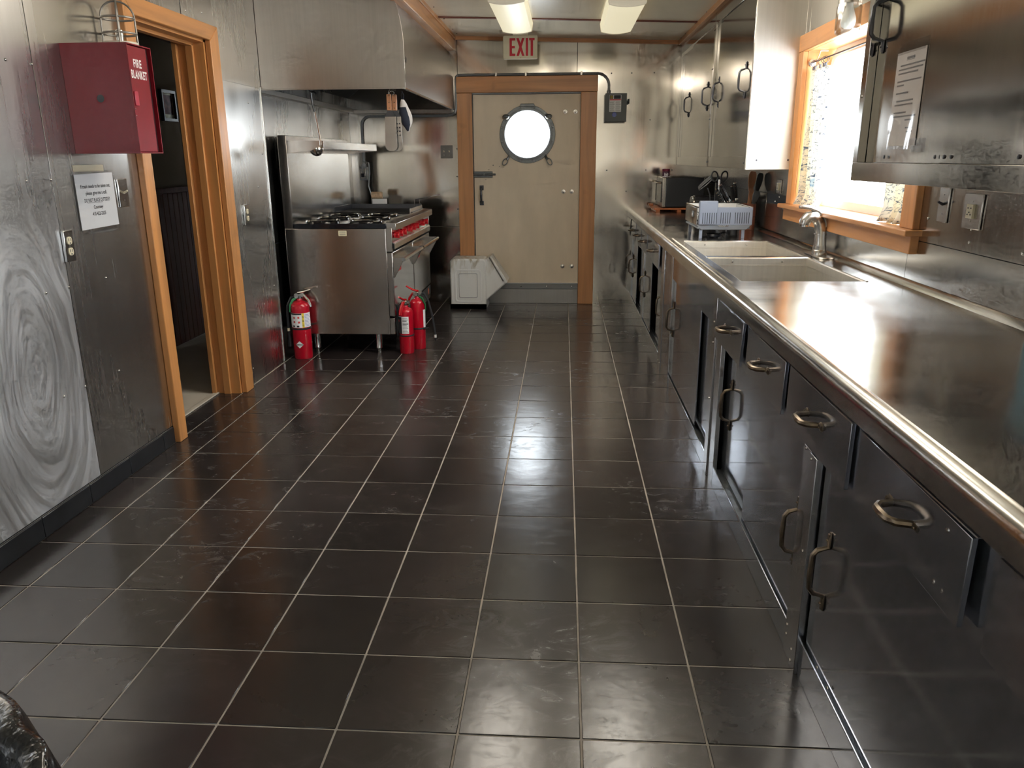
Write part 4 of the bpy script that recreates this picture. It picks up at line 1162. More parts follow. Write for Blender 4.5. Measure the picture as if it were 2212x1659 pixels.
# cooktop
ct = MB().box(-1.872, -1.215, RY0 - 0.002, 6.40, 0.902, 0.936).build('cooktop', 'blackenamel', R_, bevel=0.003)
bur = MB()
def burner(cx, cy_):
    b = MB().lathe([(0.095, 0.0), (0.118, 0.0), (0.120, 0.006), (0.112, 0.013), (0.100, 0.009), (0.095, 0.0)], (cx, cy_, 0.937), 'z', 28, caps=False).build('burner_ring', 'chrome', ct)
    return b
b0 = burner(-1.705, 5.53)
pl0 = MB().lathe([(1e-7, 0.010), (0.03, 0.010), (0.034, 0.006), (0.06, 0.008), (0.066, 0.004), (0.092, 0.006), (0.095, 0.0)], (-1.705, 5.53, 0.937), 'z', 28).build('burner_plate', 'griddle', ct)
for cx, cy_ in ((-1.395, 5.53), (-1.72, 5.87), (-1.41, 5.87), (-1.72, 6.19), (-1.42, 6.19)):
    share(b0, ct, (cx + 1.705, cy_ - 5.53, 0)); share(pl0, ct, (cx + 1.705, cy_ - 5.53, 0))
# griddle
gr = MB().box(-1.872, -1.225, 6.42, RY1, 0.900, 0.945).build('griddle', 'griddle', R_, bevel=0.002)
MB().box(-1.872, -1.245, RY1 - 0.008, RY1, 0.945, 0.985).build('splash_guard', 'darkmetal', gr)
MB().box(-1.872, -1.860, 6.40, RY1, 0.945, 0.985).build('splash_guard', 'darkmetal', gr)
MB().box(-1.240, -1.232, 6.36, RY1 - 0.02, 0.936, 0.975).build('front_stop', 'range', gr, bevel=0.001)
# control front
ld = MB().prism([(-1.222, 0.905), (-1.150, 0.890), (-1.150, 0.935), (-1.160, 0.940), (-1.222, 0.944)], 'y', RY0 + 0.002, RY1).build('front_ledge', 'range', R_, bevel=0.002)
MB().box(RXF, -1.196, RY0 + 0.008, RY1 - 0.004, 0.770, 0.905).build('control_panel', 'bright', R_)
MB().box(RXF, -1.180, RY0, RY0 + 0.010, 0.742, 0.905).build('end_cap', 'range', R_, bevel=0.002)
MB().box(RXF, -1.180, RY1 - 0.010, RY1, 0.742, 0.905).build('end_cap', 'range', R_, bevel=0.002)
rl = MB().prism([(-1.200, 0.772), (-1.168, 0.760), (-1.168, 0.795), (-1.178, 0.806), (-1.200, 0.806)], 'y', RY0 + 0.020, RY1 - 0.03).build('drip_rail', 'bright', R_)
MB().prism([(-1.196, 0.774), (-1.170, 0.763), (-1.170, 0.793), (-1.180, 0.802), (-1.196, 0.802)], 'y', RY0 + 0.014, RY0 + 0.020).build('rail_cap', 'black', rl)
kn = None
for yy in (5.53, 5.66, 5.79, 6.02, 6.17, 6.31, 6.57, 6.74):
    if kn is None:
        mb = MB().lathe([(0.020, 0.0), (0.022, 0.004), (0.022, 0.010), (0.016, 0.014), (0.015, 0.034), (0.012, 0.037), (1e-7, 0.037)], (-1.196, yy, 0.846), 'x', 14)
        mb.box(-1.184, -1.156, yy - 0.004, yy + 0.004, 0.824, 0.868)
        kn = mb.build('knob', 'redknob', R_, bevel=0.001); ky = yy
    else:
        share(kn, R_, (0, yy - ky, 0))
# oven doors
for a, b in ((RY0 + 0.004, 6.135), (6.150, RY1 - 0.004)):
    dr = MB().box(RXF, -1.184, a, b, 0.286, 0.736).build('oven_door', 'range', R_, bevel=0.004)
    MB().box(-1.184, -1.1835, a + 0.02, b - 0.01, 0.30, 0.725).build('door_skin', 'bright', dr)
    MB().cyl((-1.108, a + 0.01, 0.688), (-1.108, b - 0.01, 0.688), 0.014, n=16).build('handle_bar', 'chrome', dr)
    for yy in (a + 0.012, b - 0.016):
        MB().prism([(-1.184, 0.700), (-1.115, 0.702), (-1.098, 0.694), (-1.098, 0.680), (-1.115, 0.672), (-1.176, 0.560), (-1.184, 0.560)], 'y', yy, yy + 0.005).build('bracket', 'range', dr, bevel=0.001)
    MB().box(-1.1834, -1.182, a + 0.13, a + 0.27, 0.585, 0.645).build('badge', 'redprint', dr)
MB().box(RXF, -1.190, RY0 + 0.004, RY1 - 0.004, 0.155, 0.272).build('kick_panel', 'range', R_, bevel=0.003)
MB().box(-1.190, -1.186, 6.0, RY1 - 0.01, 0.20, 0.275).build('vent_strip', 'black', R_)
bdg = MB().lathe([(1e-7, 0.0), (0.030, 0.0), (0.028, 0.002), (1e-7, 0.002)], (-1.186, 6.80, 0.231), 'x', 16).build('round_badge', 'badge', R_)
lettering('S', 0.04, 'whiteprint', bdg, (-1.1835, 6.80, 0.231), (0, 1, 0), (0, 0, 1), 0.8, 0.001)
leg = MB().lathe([(0.014, 0.0), (0.014, 0.03), (0.017, 0.034), (0.024, 0.038), (0.024, 0.045), (0.022, 0.05), (0.024, 0.156)], (-1.787, 5.46, 0.0), 'z', 16).build('leg', 'chrome', R_)
for x, yy in ((-1.33, 5.46), (-1.787, 6.15), (-1.33, 6.15), (-1.787, 6.86), (-1.33, 6.86)):
    share(leg, R_, (x + 1.787, yy - 5.46, 0))
stk = MB().box(-1.555, -1.497, RY0 - 0.0006, RY0, 0.852, 0.888).build('sticker', 'cream', R_)
sp = MB()
for k in range(4): sp.box(-1.548, -1.504, RY0 - 0.0011, RY0 - 0.0006, 0.858 + k * 0.007, 0.860 + k * 0.007)
sp.build('print', 'print', stk)

# ------------------------------------------------------------------ things by the range
ld_ = thing('ladle', 'long steel ladle with a black handle hanging from the hood edge', 'ladle', (-1.63, 5.262, 1.40))
MB().tube([(-1.60, 5.245, 1.772), (-1.618, 5.252, 1.785), (-1.637, 5.258, 1.782), (-1.640, 5.262, 1.760), (-1.634, 5.264, 1.70), (-1.625, 5.266, 1.662)], [0.005, 0.006, 0.0065, 0.0065, 0.0065, 0.0065], 8).build('grip', 'black', ld_)
MB().tube([(-1.625, 5.266, 1.664), (-1.612, 5.268, 1.56), (-1.603, 5.270, 1.48), (-1.603, 5.270, 1.440)], [0.007, 0.007, 0.007, 0.006], 8, flat=0.5).build('handle', 'chrome', ld_)
bw = MB()
prof_b = [(0.046 * math.cos(t), -0.046 * math.sin(t)) for t in [PI / 2 * k / 6 for k in range(7)]]
inn = [(0.043 * math.cos(t), -0.043 * math.sin(t)) for t in [PI / 2 * k / 6 for k in range(7)]][::-1]
prof_b = [(max(r, 1e-7), h) for r, h in prof_b]; inn = [(max(r, 1e-7), h) for r, h in inn]
bw.lathe(prof_b + inn + [prof_b[0]], (0, 0, 0), 'z', 24)
bw.xform(Matrix.Translation((-1.632, 5.270, 1.430)) @ Matrix.Rotation(-0.45, 4, 'Y'))
bw.build('bowl', 'chrome', ld_)

def turner(x, y, label, holes):
    t = thing('turner', label, 'spatula', (x, y, 1.40), 'griddle turners hanging on one ring')
    w = 0.017
    h1 = MB().prism(rbox(x - 0.017, x + 0.014, 1.665, 1.765, 0.006), 'y', y - 0.008, y + 0.008).build('handle', 'tan_wood', t, bevel=0.003)
    for zz in (1.755, 1.715, 1.68):
        MB().lathe([(0.004, 0.0), (0.003, -0.002), (1e-7, -0.002)], (x - 0.001, y - 0.008, zz), 'y', 8).build('rivet', 'bronze', h1)
    MB().prism([(x - 0.016, 1.665), (x + 0.013, 1.665), (x + 0.037, 1.628), (x - 0.034, 1.628)], 'y', y - 0.002, y + 0.001).build('neck', 'darkmetal', t)
    bl = MB().prism([(x - 0.034, 1.628), (x - 0.040, 1.44), (x - 0.030, 1.422), (x - 0.012, 1.414), (x + 0.014, 1.414), (x + 0.032, 1.422), (x + 0.040, 1.44), (x + 0.037, 1.628)], 'y', y - 0.0015, y + 0.0005).build('blade', 'nickel', t, bevel=0.0004)
    if holes:
        hh = MB()
        for r in range(4):
            for c in range(2):
                hh.lathe([(1e-7, 0.0), (0.0045, 0.0), (0.0045, -0.0004), (1e-7, -0.0004)], (x + 0.010 + c * 0.016, y - 0.0016, 1.585 - r * 0.024), 'y', 10)
        hh.build('perforations', 'dark', bl)
    return t
turner(-1.128, 5.262, 'plain griddle turner with wooden handle hanging under the hood corner', False)
turner(-1.098, 5.285, 'perforated griddle turner with wooden handle hanging beside the oven mitt', True)
hk = thing('hanging_hook', 'small wire hook and ring holding the turners under the hood edge', 'hook', (-1.10, 5.27, 1.765))
MB().tube([(-1.128, 5.262, 1.752), (-1.132, 5.262, 1.775), (-1.118, 5.255, 1.800), (-1.105, 5.255, 1.792), (-1.082, 5.262, 1.788)], 0.0022, 6).build('wire', 'chrome', hk)
MB().tube([(-1.112 + 0.016 * math.cos(t), 5.272, 1.772 + 0.013 * math.sin(t)) for t in [2 * PI * k / 12 for k in range(12)]], 0.002, 6, closed=True).build('ring', 'chrome', hk)
mt = thing('oven_mitt', 'white quilted oven mitt with dark blue lining hanging beside the turners', 'oven mitt', (-1.03, 5.31, 1.56))
def mitt(u, v):
    a = u * 2 * PI
    wv = [0.012, 0.026, 0.034, 0.044, 0.050, 0.048, 0.038, 0.016, 0.002]
    k = v * 8; i = min(int(k), 7); w = wv[i] + (wv[i + 1] - wv[i]) * (k - i)
    z = 1.735 - v * 0.20
    cx = -1.052 + v * 0.034
    return (cx + math.cos(a) * w * 0.85, 5.312 + math.sin(a) * 0.5 * w, z)
MB().sheet(16, 16, mitt).build('mitt_body', 'mittwhite', mt)
def lining(u, v):
    p = mitt(0.5 + u * 0.5, 0.22 + v * 0.74)
    c = -1.052 + (0.22 + v * 0.74) * 0.034
    return (c + (p[0] - c) * 0.84 - 0.004, 5.312 - abs(p[1] - 5.312) - 0.004, p[2] - 0.004)
MB().sheet(10, 14, lining).build('palm_patch', 'navy', mt, solid=0.002)
MB().tube([(-1.052, 5.312, 1.73), (-1.058, 5.30, 1.76), (-1.045, 5.28, 1.783), (-1.036, 5.29, 1.76), (-1.048, 5.31, 1.73)], 0.002, 6).build('loop', 'navy', mt)

# electrical box and cord on the alcove corner
eb = thing('outlet_box', 'surface mounted metal outlet box with looped cord behind the range', 'outlet box', (-1.87, YB - 0.03, 1.17))
MB().box(-1.915, -1.845, YB - 0.055, YB - 0.002, 1.17, 1.295).build('box', 'conduit', eb, bevel=0.003)
MB().box(-1.905, -1.855, YB - 0.062, YB - 0.055, 1.185, 1.28).build('cover', 'nickel', eb, bevel=0.002)
MB().box(-1.895, -1.865, YB - 0.085, YB - 0.062, 1.20, 1.235).build('plug', 'black', eb, bevel=0.003)
MB().tube([(-1.88, YB - 0.08, 1.235), (-1.885, YB - 0.09, 1.30), (-1.86, YB - 0.09, 1.34), (-1.82, YB - 0.08, 1.33), (-1.815, YB - 0.07, 1.24), (-1.835, YB - 0.06, 1.12), (-1.81, YB - 0.06, 1.02), (-1.80, YB - 0.1, 0.95)], 0.006, 8).build('cord', 'conduit', eb)
co = thing('electrical_conduit', 'grey flexible conduit running over the back door and under the hood', 'conduit', (-0.3, YB - 0.02, 1.3))
def ribbed(path, r, step=0.012):
    out = []; rs = []
    P = [Vector(p) for p in path]
    for a, b in zip(P[:-1], P[1:]):
        n = max(1, int((b - a).length / step))
        for k in range(n):
            out.append(a.lerp(b, k / n)); rs.append(r * (1.0 if len(out) % 2 else 0.84))
    out.append(P[-1]); rs.append(r)
    return MB().tube(out, rs, 8)
def arc(c, r, a0, a1, y, n=8):
    return [(c[0] + math.cos(a0 + (a1 - a0) * k / n) * r, y, c[1] + math.sin(a0 + (a1 - a0) * k / n) * r) for k in range(n + 1)]
yc = YB - 0.016
p = arc((0.295, 1.985), 0.105, 0, PI / 2, yc)
p = [(0.400, yc, 1.91)] + p + [(-0.90, yc, 2.09)] + arc((-0.955, 2.055), 0.035, PI / 2, PI, yc, 5) + [(-0.990, yc - 0.02, 1.80)] + [(-1.0, yc - 0.02, 1.765), (-1.03, yc - 0.01, 1.748), (-1.10, yc, 1.742), (-1.80, yc, 1.742)] + arc((-1.80, 1.662), 0.080, PI / 2, PI, yc, 6) + [(-1.880, yc, 1.295)]
ribbed(p, 0.0125).build('flexible_tube', 'conduit', co)
first = None
for x in (-0.62, -0.35, 0.15):
    if first is None:
        first = MB().box(x - 0.010, x + 0.010, YB - 0.032, YB - 0.001, 2.072, 2.108).build('clamp', 'nickel', co, bevel=0.003); f = x
    else:
        share(first, co, (x - f, 0, 0))
MB().cyl((0.400, yc, 1.905), (0.400, yc, 1.945), 0.017, n=12).build('connector', 'conduit', co)
MB().cyl((-1.880, yc, 1.29), (-1.880, yc, 1.32), 0.017, n=12).build('connector', 'conduit', co)
ds = thing('disconnect_switch', 'dark grey electrical disconnect box with warning label beside the back door', 'switch box', (0.455, YB - 0.05, 1.675))
bxo = MB().box(0.368, 0.553, YB - 0.10, YB - 0.002, 1.675, 1.910).build('box', 'boxgrey', ds, bevel=0.004)
MB().box(0.364, 0.557, YB - 0.106, YB - 0.10, 1.671, 1.914).build('cover', 'boxgrey', ds, bevel=0.003)
lv = MB().cyl((0.555, YB - 0.06, 1.845), (0.575, YB - 0.06, 1.845), 0.006, n=8)
lv.prism(rbox(YB - 0.072, YB - 0.048, 1.825, 1.868, 0.008), 'x', 0.566, 0.582)
lv.build('lever', 'black', ds)
yl = YB - 0.1065
lb = MB().box(0.402, 0.507, yl - 0.0004, yl, 1.757, 1.900).build('label', 'paper', ds)
MB().box(0.404, 0.436, yl - 0.0009, yl - 0.0004, 1.866, 1.897).build('emblem_field', 'print', lb)
em = MB(); em.box(0.410, 0.430, yl - 0.0014, yl - 0.0009, 1.871, 1.874).box(0.410, 0.430, yl - 0.0014, yl - 0.0009, 1.889, 1.892).box(0.410, 0.413, yl - 0.0014, yl - 0.0009, 1.871, 1.892).box(0.427, 0.430, yl - 0.0014, yl - 0.0009, 1.871, 1.892).box(0.418, 0.423, yl - 0.0014, yl - 0.0009, 1.878, 1.885)
em.build('emblem', 'yellow', lb)
MB().box(0.441, 0.503, yl - 0.0009, yl - 0.0004, 1.866, 1.897).build('emblem_field', 'print', lb)
MB().box(0.404, 0.505, yl - 0.0009, yl - 0.0004, 1.854, 1.863).build('warning_band', 'redprint', lb)
pr = MB()
for k in range(10):
    for a, b in ((0.406, 0.449), (0.457, 0.503)):
        pr.box(a, b - 0.008 * (k % 3 == 2), yl - 0.0009, yl - 0.0004, 1.763 + k * 0.0085, 1.766 + k * 0.0085)
pr.build('print_lines', plain('grey_print', (0.25, 0.25, 0.24), 0.7), lb)
MB().lathe([(1e-7, -0.0004), (0.021, -0.0004), (0.021, 0.0), (1e-7, 0.0)], (0.449, yl, 1.733), 'y', 20).build('round_sticker', 'blueprint', ds)
ss = MB()
for k, w in enumerate((0.012, 0.016, 0.012)): ss.box(0.449 - w, 0.449 + w, yl - 0.0009, yl - 0.0004, 1.744 - k * 0.011 - 0.004, 1.744 - k * 0.011 - 0.001)
ss.build('sticker_print', plain('pale_blue_print', (0.5, 0.55, 0.8), 0.6), ds)

ps = thing('fry_basket', 'thin wire cooking basket handle sticking up at the far end of the range', 'fry basket', (-1.20, 6.86, 0.946))
MB().tube([(-1.290, 6.87, 0.947), (-1.290, 6.87, 1.020), (-1.283, 6.87, 1.024), (-1.18, 6.86, 1.040), (-1.062, 6.85, 1.068)], [0.003, 0.003, 0.003, 0.003, 0.004], 6).build('wire', 'chrome', ps)
MB().tube([(-1.248, 6.87, 0.947), (-1.248, 6.87, 1.027)], 0.0028, 6).build('wire', 'chrome', ps)
MB().box(-1.30, -1.24, 6.78, 6.90, 0.9455, 0.949).build('foot_frame', 'chrome', ps)
MB().tube([(-1.145, 6.857, 1.049), (-1.06, 6.85, 1.069)], [0.005, 0.004], 8, flat=0.6).build('grip', 'nickel', ps)
pb = thing('valve_block', 'small cream and orange stained block on pipe fittings behind the griddle', 'fitting', (-1.66, 7.15, 0.985))
MB().cyl((-1.735, 7.15, 1.048), (-1.640, 7.15, 1.048), 0.030, n=16).build('cap', plain('stained_cream', (0.62, 0.42, 0.26), 0.6, var=0.35, vscale=30), pb)
MB().box(-1.73, -1.60, 7.135, 7.165, 0.90, 1.016).build('stand', 'whiteplastic', pb, bevel=0.005)
MB().cyl((-1.70, 7.15, 0.0), (-1.70, 7.15, 0.90), 0.014, n=10).build('pipe', 'conduit', pb)
sf = thing('burner_part', 'small red and silver burner part lying on the high shelf of the range', 'range part', (-1.72, 6.75, 1.437))
MB().lathe([(0.026, 0.0), (0.028, 0.02), (0.022, 0.045), (1e-7, 0.05)], (-1.70, 6.72, 1.437), 'z', 14).build('knob_red', 'redknob', sf)
MB().tube([(-1.70, 6.66, 1.447), (-1.68, 6.78, 1.452), (-1.66, 6.86, 1.447)], 0.010, 8).build('tube', 'chrome', sf)
# ================================================================== CEILING LAMPS AND EXIT SIGN
def lamp(x0, x1, y0, y1, label, dm='diffuser'):
    zt = zc((x0 + x1) / 2)
    t = thing('ceiling_light', label, 'lamp', ((x0 + x1) / 2, (y0 + y1) / 2, zt - 0.09), 'wraparound fluorescent ceiling lights')
    MB().box(x0 + 0.02, x1 - 0.02, y0 + 0.01, y1 - 0.01, zt - 0.035, zt - 0.012).build('housing', 'fixture', t)
    c = (x0 + x1) / 2; w = (x1 - x0) / 2
    pr = [(x0, zt - 0.013), (x0 + 0.008, zt - 0.06)]
    for k in range(9):
        u = -1 + 2 * k / 8
        pr.append((c + u * (w - 0.012), zt - 0.072 - 0.016 * (1 - u * u)))
    pr += [(x1 - 0.008, zt - 0.06), (x1, zt - 0.013)]
    MB().prism(pr, 'y', y0 + 0.012, y1 - 0.012).build('diffuser', dm, t)
    for a, b in ((y0, y0 + 0.012), (y1 - 0.012, y1)):
        MB().prism([(u + (0.004 if u > c else -0.004), z - (0.004 if z < zt - 0.03 else 0)) for u, z in pr], 'y', a, b).build('end_cap', 'fixture', t, bevel=0.002)
    return t
lamp(-0.505, -0.255, 5.43, 6.68, 'left fluorescent ceiling light beside the exit sign')
lamp(0.268, 0.518, 5.43, 6.60, 'right fluorescent ceiling light near the wall cabinets')
lamp(-0.505, -0.255, 3.40, 4.65, 'left ceiling light of the lit pair overhead', 'diffuser_lit')
lamp(0.268, 0.518, 3.40, 4.65, 'right ceiling light of the lit pair overhead', 'diffuser_lit')
lamp(-0.505, -0.255, 1.37, 2.62, 'left ceiling light of the pair above the viewer')
lamp(0.268, 0.518, 1.37, 2.62, 'right ceiling light of the pair above the viewer')
ex = thing('exit_sign', 'cream exit sign with red letters hanging from the ceiling before the back door', 'sign', (-0.386, 7.25, 2.185))
ey = 7.235
MB().prism(rbox(-0.535, -0.237, 2.188, 2.378, 0.014), 'y', ey, ey + 0.045).build('sign_box', 'cream', ex, bevel=0.006)
MB().box(-0.45, -0.32, ey + 0.005, ey + 0.04, 2.375, zc(-0.386) + 0.001).build('canopy', 'cream', ex)
fx = ey - 0.0006
L = MB()
z0, z1, t = 2.212, 2.355, 0.019
def bar(x0, x1, a, b): L.box(x0, x1, fx - 0.0006, fx, a, b)
bar(-0.478, -0.458, z0, z1); bar(-0.458, -0.428, z1 - t, z1); bar(-0.458, -0.432, (z0 + z1) / 2 - t / 2, (z0 + z1) / 2 + t / 2); bar(-0.458, -0.428, z0, z0 + t)
for s_ in (0, 1):
    a0, a1 = ((-0.419, -0.370), (-0.370, -0.419))[s_]
    L.prism([(a0 - 0.0, z0), (a0 + 0.021, z0), (a1 + 0.021, z1), (a1, z1)], 'y', fx - 0.0006 - 0.0001 * s_, fx)
bar(-0.338, -0.318, z0, z1)
bar(-0.309, -0.262, z1 - t, z1); bar(-0.296, -0.275, z0, z1 - t)
L.build('lettering', plain('exit_red', (0.62, 0.012, 0.03), 0.4), ex)
MB().lathe([(0.003, 0), (0.002, -0.002), (1e-7, -0.002)], (-0.383, ey, 2.198), 'y', 8).build('test_button', 'print', ex)

# ================================================================== LEFT WALL THINGS
fb = thing('fire_blanket_box', 'red steel fire blanket cabinet on the left wall beside the doorway', 'fire blanket', (-1.80, 3.19, 1.393))
BX0, BX1, BY0, BY1, BZ0, BZ1 = XL + 0.0005, -1.672, 3.108, 3.290, 1.393, 1.800
mb = MB()
mb.box(BX0, BX1, BY0, BY0 + 0.004, BZ0, BZ1).box(BX0, BX1, BY1 - 0.004, BY1, BZ0, BZ1)
mb.box(BX0, BX1, BY0 + 0.004, BY1 - 0.004, BZ0, BZ0 + 0.004).box(BX0, BX1, BY0 + 0.004, BY1 - 0.004, BZ1 - 0.004, BZ1)
mb.box(BX0, BX0 + 0.004, BY0 + 0.004, BY1 - 0.004, BZ0 + 0.004, BZ1 - 0.004)
mb.build('case', 'redbox', fb)
dr = MB().box(BX1 - 0.014, BX1 - 0.008, BY0 + 0.006, BY1 - 0.028, BZ0 + 0.006, BZ1 - 0.007).build('door', 'redbox', fb, bevel=0.001)
MB().box(BX1 - 0.020, BX1 - 0.015, BY1 - 0.034, BY1 - 0.004, BZ0 + 0.006, BZ1 - 0.006).build('door_gap', plain('dark_red', (0.05, 0.004, 0.008), 0.5), fb)
xd = BX1 - 0.0075
lettering('FIRE', 0.042, 'whiteprint', dr, (xd, BY0 + 0.078, 1.729), (0, 1, 0), (0, 0, 1), 0.50, 0.0012, width=0.060, spacing=1.08)
lettering('BLANKET', 0.042, 'whiteprint', dr, (xd, BY0 + 0.082, 1.688), (0, 1, 0), (0, 0, 1), 0.50, 0.0012, width=0.118, spacing=1.08)
MB().prism(rbox(BY0 + 0.020, BY0 + 0.048, 1.572, 1.626, 0.006), 'x', xd - 0.001, xd + 0.005).build('finger_pull', plain('pull_red', (0.52, 0.05, 0.08), 0.3), dr, bevel=0.002)
for zz in (1.560, 1.535):
    MB().lathe([(0.003, 0), (0.002, 0.002), (1e-7, 0.0025)], (xd, BY0 + 0.020, zz), 'x', 8).build('rivet', 'zinc', dr)
MB().lathe([(1e-7, -0.0008), (0.0145, -0.0008), (0.0145, 0.0), (1e-7, 0.0)], (-1.804, BY0, 1.598), 'y', 20).build('knockout', 'black', fb)

cg = thing('caged_wall_lamp', 'unlit wall lamp with an old wire cage above the fire blanket cabinet', 'lamp', (-1.86, 3.42, 1.80))
CX, CY = -1.868, 3.43
def ringp(z, r): return [(CX + math.cos(2 * PI * k / 20) * r, CY + math.sin(2 * PI * k / 20) * r, z) for k in range(20)]
cgr = MB()
for z, r in ((1.825, 0.066), (1.876, 0.066), (1.936, 0.064)): cgr.tube(ringp(z, r), 0.0042, 6, closed=True)
for k in range(4):
    a = PI / 4 * 0.6 + k * PI / 2
    pth = [(CX + math.cos(a) * 0.066, CY + math.sin(a) * 0.066, 1.82), (CX + math.cos(a) * 0.064, CY + math.sin(a) * 0.064, 1.94)]
    for j in range(1, 7):
        t = PI / 2 * j / 6
        pth.append((CX + math.cos(a) * 0.064 * math.cos(t), CY + math.sin(a) * 0.064 * math.cos(t), 1.94 + 0.062 * math.sin(t)))
    cgr.tube(pth, 0.0042, 6)
cgr.build('cage', plain('cage_grey', (0.30, 0.27, 0.23), 0.45, 0.4), cg)
MB().lathe([(1e-7, 0.0), (0.040, 0.0), (0.040, 0.03), (0.062, 0.032), (0.062, 0.010), (0.068, 0.010), (0.068, 0.040), (1e-7, 0.040)], (CX, CY, 1.802), 'z', 20).build('base', 'fixture', cg)
MB().box(XL + 0.001, CX, CY - 0.03, CY + 0.03, 1.802, 1.826).build('bracket', 'fixture', cg, bevel=0.004)
MB().lathe([(0.014, 0.0), (0.016, 0.03), (0.014, 0.05), (0.006, 0.056), (1e-7, 0.058)], (CX, CY, 1.84), 'z', 12).build('socket', 'nickel', cg)

def plate_x(name, label, y0, y1, z0, z1, kind, side=1):
    """cover plate on a side wall: side=1 left wall, -1 right wall"""
    xw = XL + 0.001 if side == 1 else XR - 0.002
    cat = 'outlet' if kind == 'outlet' or kind == 'single' else 'light switch'
    p = thing(name, label, cat, (xw, (y0 + y1) / 2, z0))
    def B(d0, d1, a, b, c, d, nm, mat, par, bev=0.0):
        return MB().box(xw + side * d0, xw + side * d1, a, b, c, d).build(nm, mat, par, bevel=bev)
    B(0, 0.012 if kind == 'outlet' and side == 1 else 0.006, y0, y1, z0, z1, 'cover_plate', 'bright' if side == 1 else 'nickel', p, 0.002)
    dz = 0.012 if kind == 'outlet' and side == 1 else 0.006
    yc_, zc_ = (y0 + y1) / 2, (z0 + z1) / 2
    if kind == 'outlet':
        for s_ in (-1, 1):
            z = zc_ + s_ * 0.021
            mb = MB().prism(rbox(yc_ - 0.015, yc_ + 0.015, z - 0.015, z + 0.015, 0.011), 'x', xw + side * dz, xw + side * (dz + 0.003))
            f = mb.build('receptacle', 'cream', p, bevel=0.0008)
            sl = MB()
            sl.box(xw + side * (dz + 0.003), xw + side * (dz + 0.0036), yc_ - 0.008, yc_ - 0.0055, z - 0.002, z + 0.009)
            sl.box(xw + side * (dz + 0.003), xw + side * (dz + 0.0036), yc_ + 0.0055, yc_ + 0.008, z - 0.002, z + 0.009)
            sl.box(xw + side * (dz + 0.003), xw + side * (dz + 0.0036), yc_ - 0.003, yc_ + 0.003, z - 0.012, z - 0.007)
            sl.build('slots', 'print', f)
        scr = (zc_,)
    elif kind == 'single':
        f = B(dz, dz + 0.008, yc_ - 0.020, yc_ + 0.020, zc_ - 0.022, zc_ + 0.022, 'receptacle', 'cream', p, 0.001)
        sl = MB()
        for a, c in ((-0.012, 0.010), (0.006, 0.010), (-0.012, -0.010), (0.006, -0.010), (-0.003, -0.003)):
            sl.box(xw + side * (dz + 0.008), xw + side * (dz + 0.0086), yc_ + a, yc_ + a + 0.006, zc_ + c - 0.002, zc_ + c + 0.002)
        sl.build('slots', 'print', f)
        scr = (zc_ + 0.030, zc_ - 0.030)
    else:
        f = MB().tube([(xw + side * dz, yc_, zc_), (xw + side * (dz + 0.018), yc_, zc_ + 0.010)], [0.005, 0.004], 8).build('toggle', 'cream' if side == 1 else 'darkmetal', p)
        scr = (zc_ + 0.032, zc_ - 0.032)
    for z in scr:
        MB().lathe([(0.003, 0), (0.0025, side * 0.0015), (1e-7, side * 0.002)], (xw + side * (dz if kind != 'outlet' else dz), yc_, z), 'x', 8).build('screw', 'zinc', p)
    return p
plate_x('outlet_plate', 'steel outlet plate with cream receptacles left of the paper notice', 2.927, 2.985, 0.985, 1.105, 'outlet')
plate_x('switch_plate', 'steel light switch plate between the paper notice and the doorway', 3.368, 3.442, 1.168, 1.288, 'switch')
plate_x('outlet_plate', 'steel outlet plate beyond the doorway, left of the range', 4.705, 4.778, 0.980, 1.102, 'outlet')
plate_x('outlet_plate', 'steel outlet plate on the right wall left of the window', 4.86, 4.95, 1.150, 1.232, 'single', -1)
plate_x('switch_plate', 'narrow steel switch plate right of the window', 2.765, 2.835, 1.145, 1.265, 'switch', -1)
plate_x('outlet_plate', 'steel outlet plate under the near wall cabinet', 2.545, 2.660, 1.140, 1.250, 'single', -1)
sp_ = thing('switch_plate', 'dark double switch plate on the back wall left of the door', 'light switch', (-1.09, YB - 0.003, 1.365))
MB().box(-1.148, -1.034, YB - 0.009, YB - 0.002, 1.365, 1.482).build('cover_plate', plain('dark_plate', (0.20, 0.19, 0.18), 0.35, 0.7), sp_, bevel=0.003)
for x in (-1.116, -1.066):
    MB().tube([(x, YB - 0.009, 1.424), (x, YB - 0.024, 1.432)], [0.006, 0.005], 8).build('toggle', 'cream', sp_)
    for z in (1.395, 1.452):
        MB().lathe([(0.004, 0), (0.003, -0.002), (1e-7, -0.003)], (x, YB - 0.009, z), 'y', 8).build('screw', 'zinc', sp_)

# notice on the left wall
no = thing('paper_notice', 'white paper notice about trash in a clear acrylic holder on the left wall', 'notice', (XL, 3.19, 1.08))
PY0, PY1, PZ0, PZ1 = 3.062, 3.334, 1.097, 1.315
tilt = lambda y: 0.012 * (y - 3.19) / 0.14
def quad(x, y0, y1, z0, z1):
    return MB().add([(x, y0, z0 + tilt(y0) * 0.2), (x, y1, z0 + tilt(y1) * 0.2), (x, y1, z1 + tilt(y1) * 0.2), (x, y0, z1 + tilt(y0) * 0.2), (x + 0.0008, y0, z0 + tilt(y0) * 0.2), (x + 0.0008, y1, z0 + tilt(y1) * 0.2), (x + 0.0008, y1, z1 + tilt(y1) * 0.2), (x + 0.0008, y0, z1 + tilt(y0) * 0.2)],
                    [(0, 3, 2, 1), (4, 5, 6, 7), (0, 1, 5, 4), (1, 2, 6, 5), (2, 3, 7, 6), (3, 0, 4, 7)])
pp = quad(XL + 0.006, PY0, PY1, PZ0, PZ1).build('paper', 'paper', no)
xq = XL + 0.0073
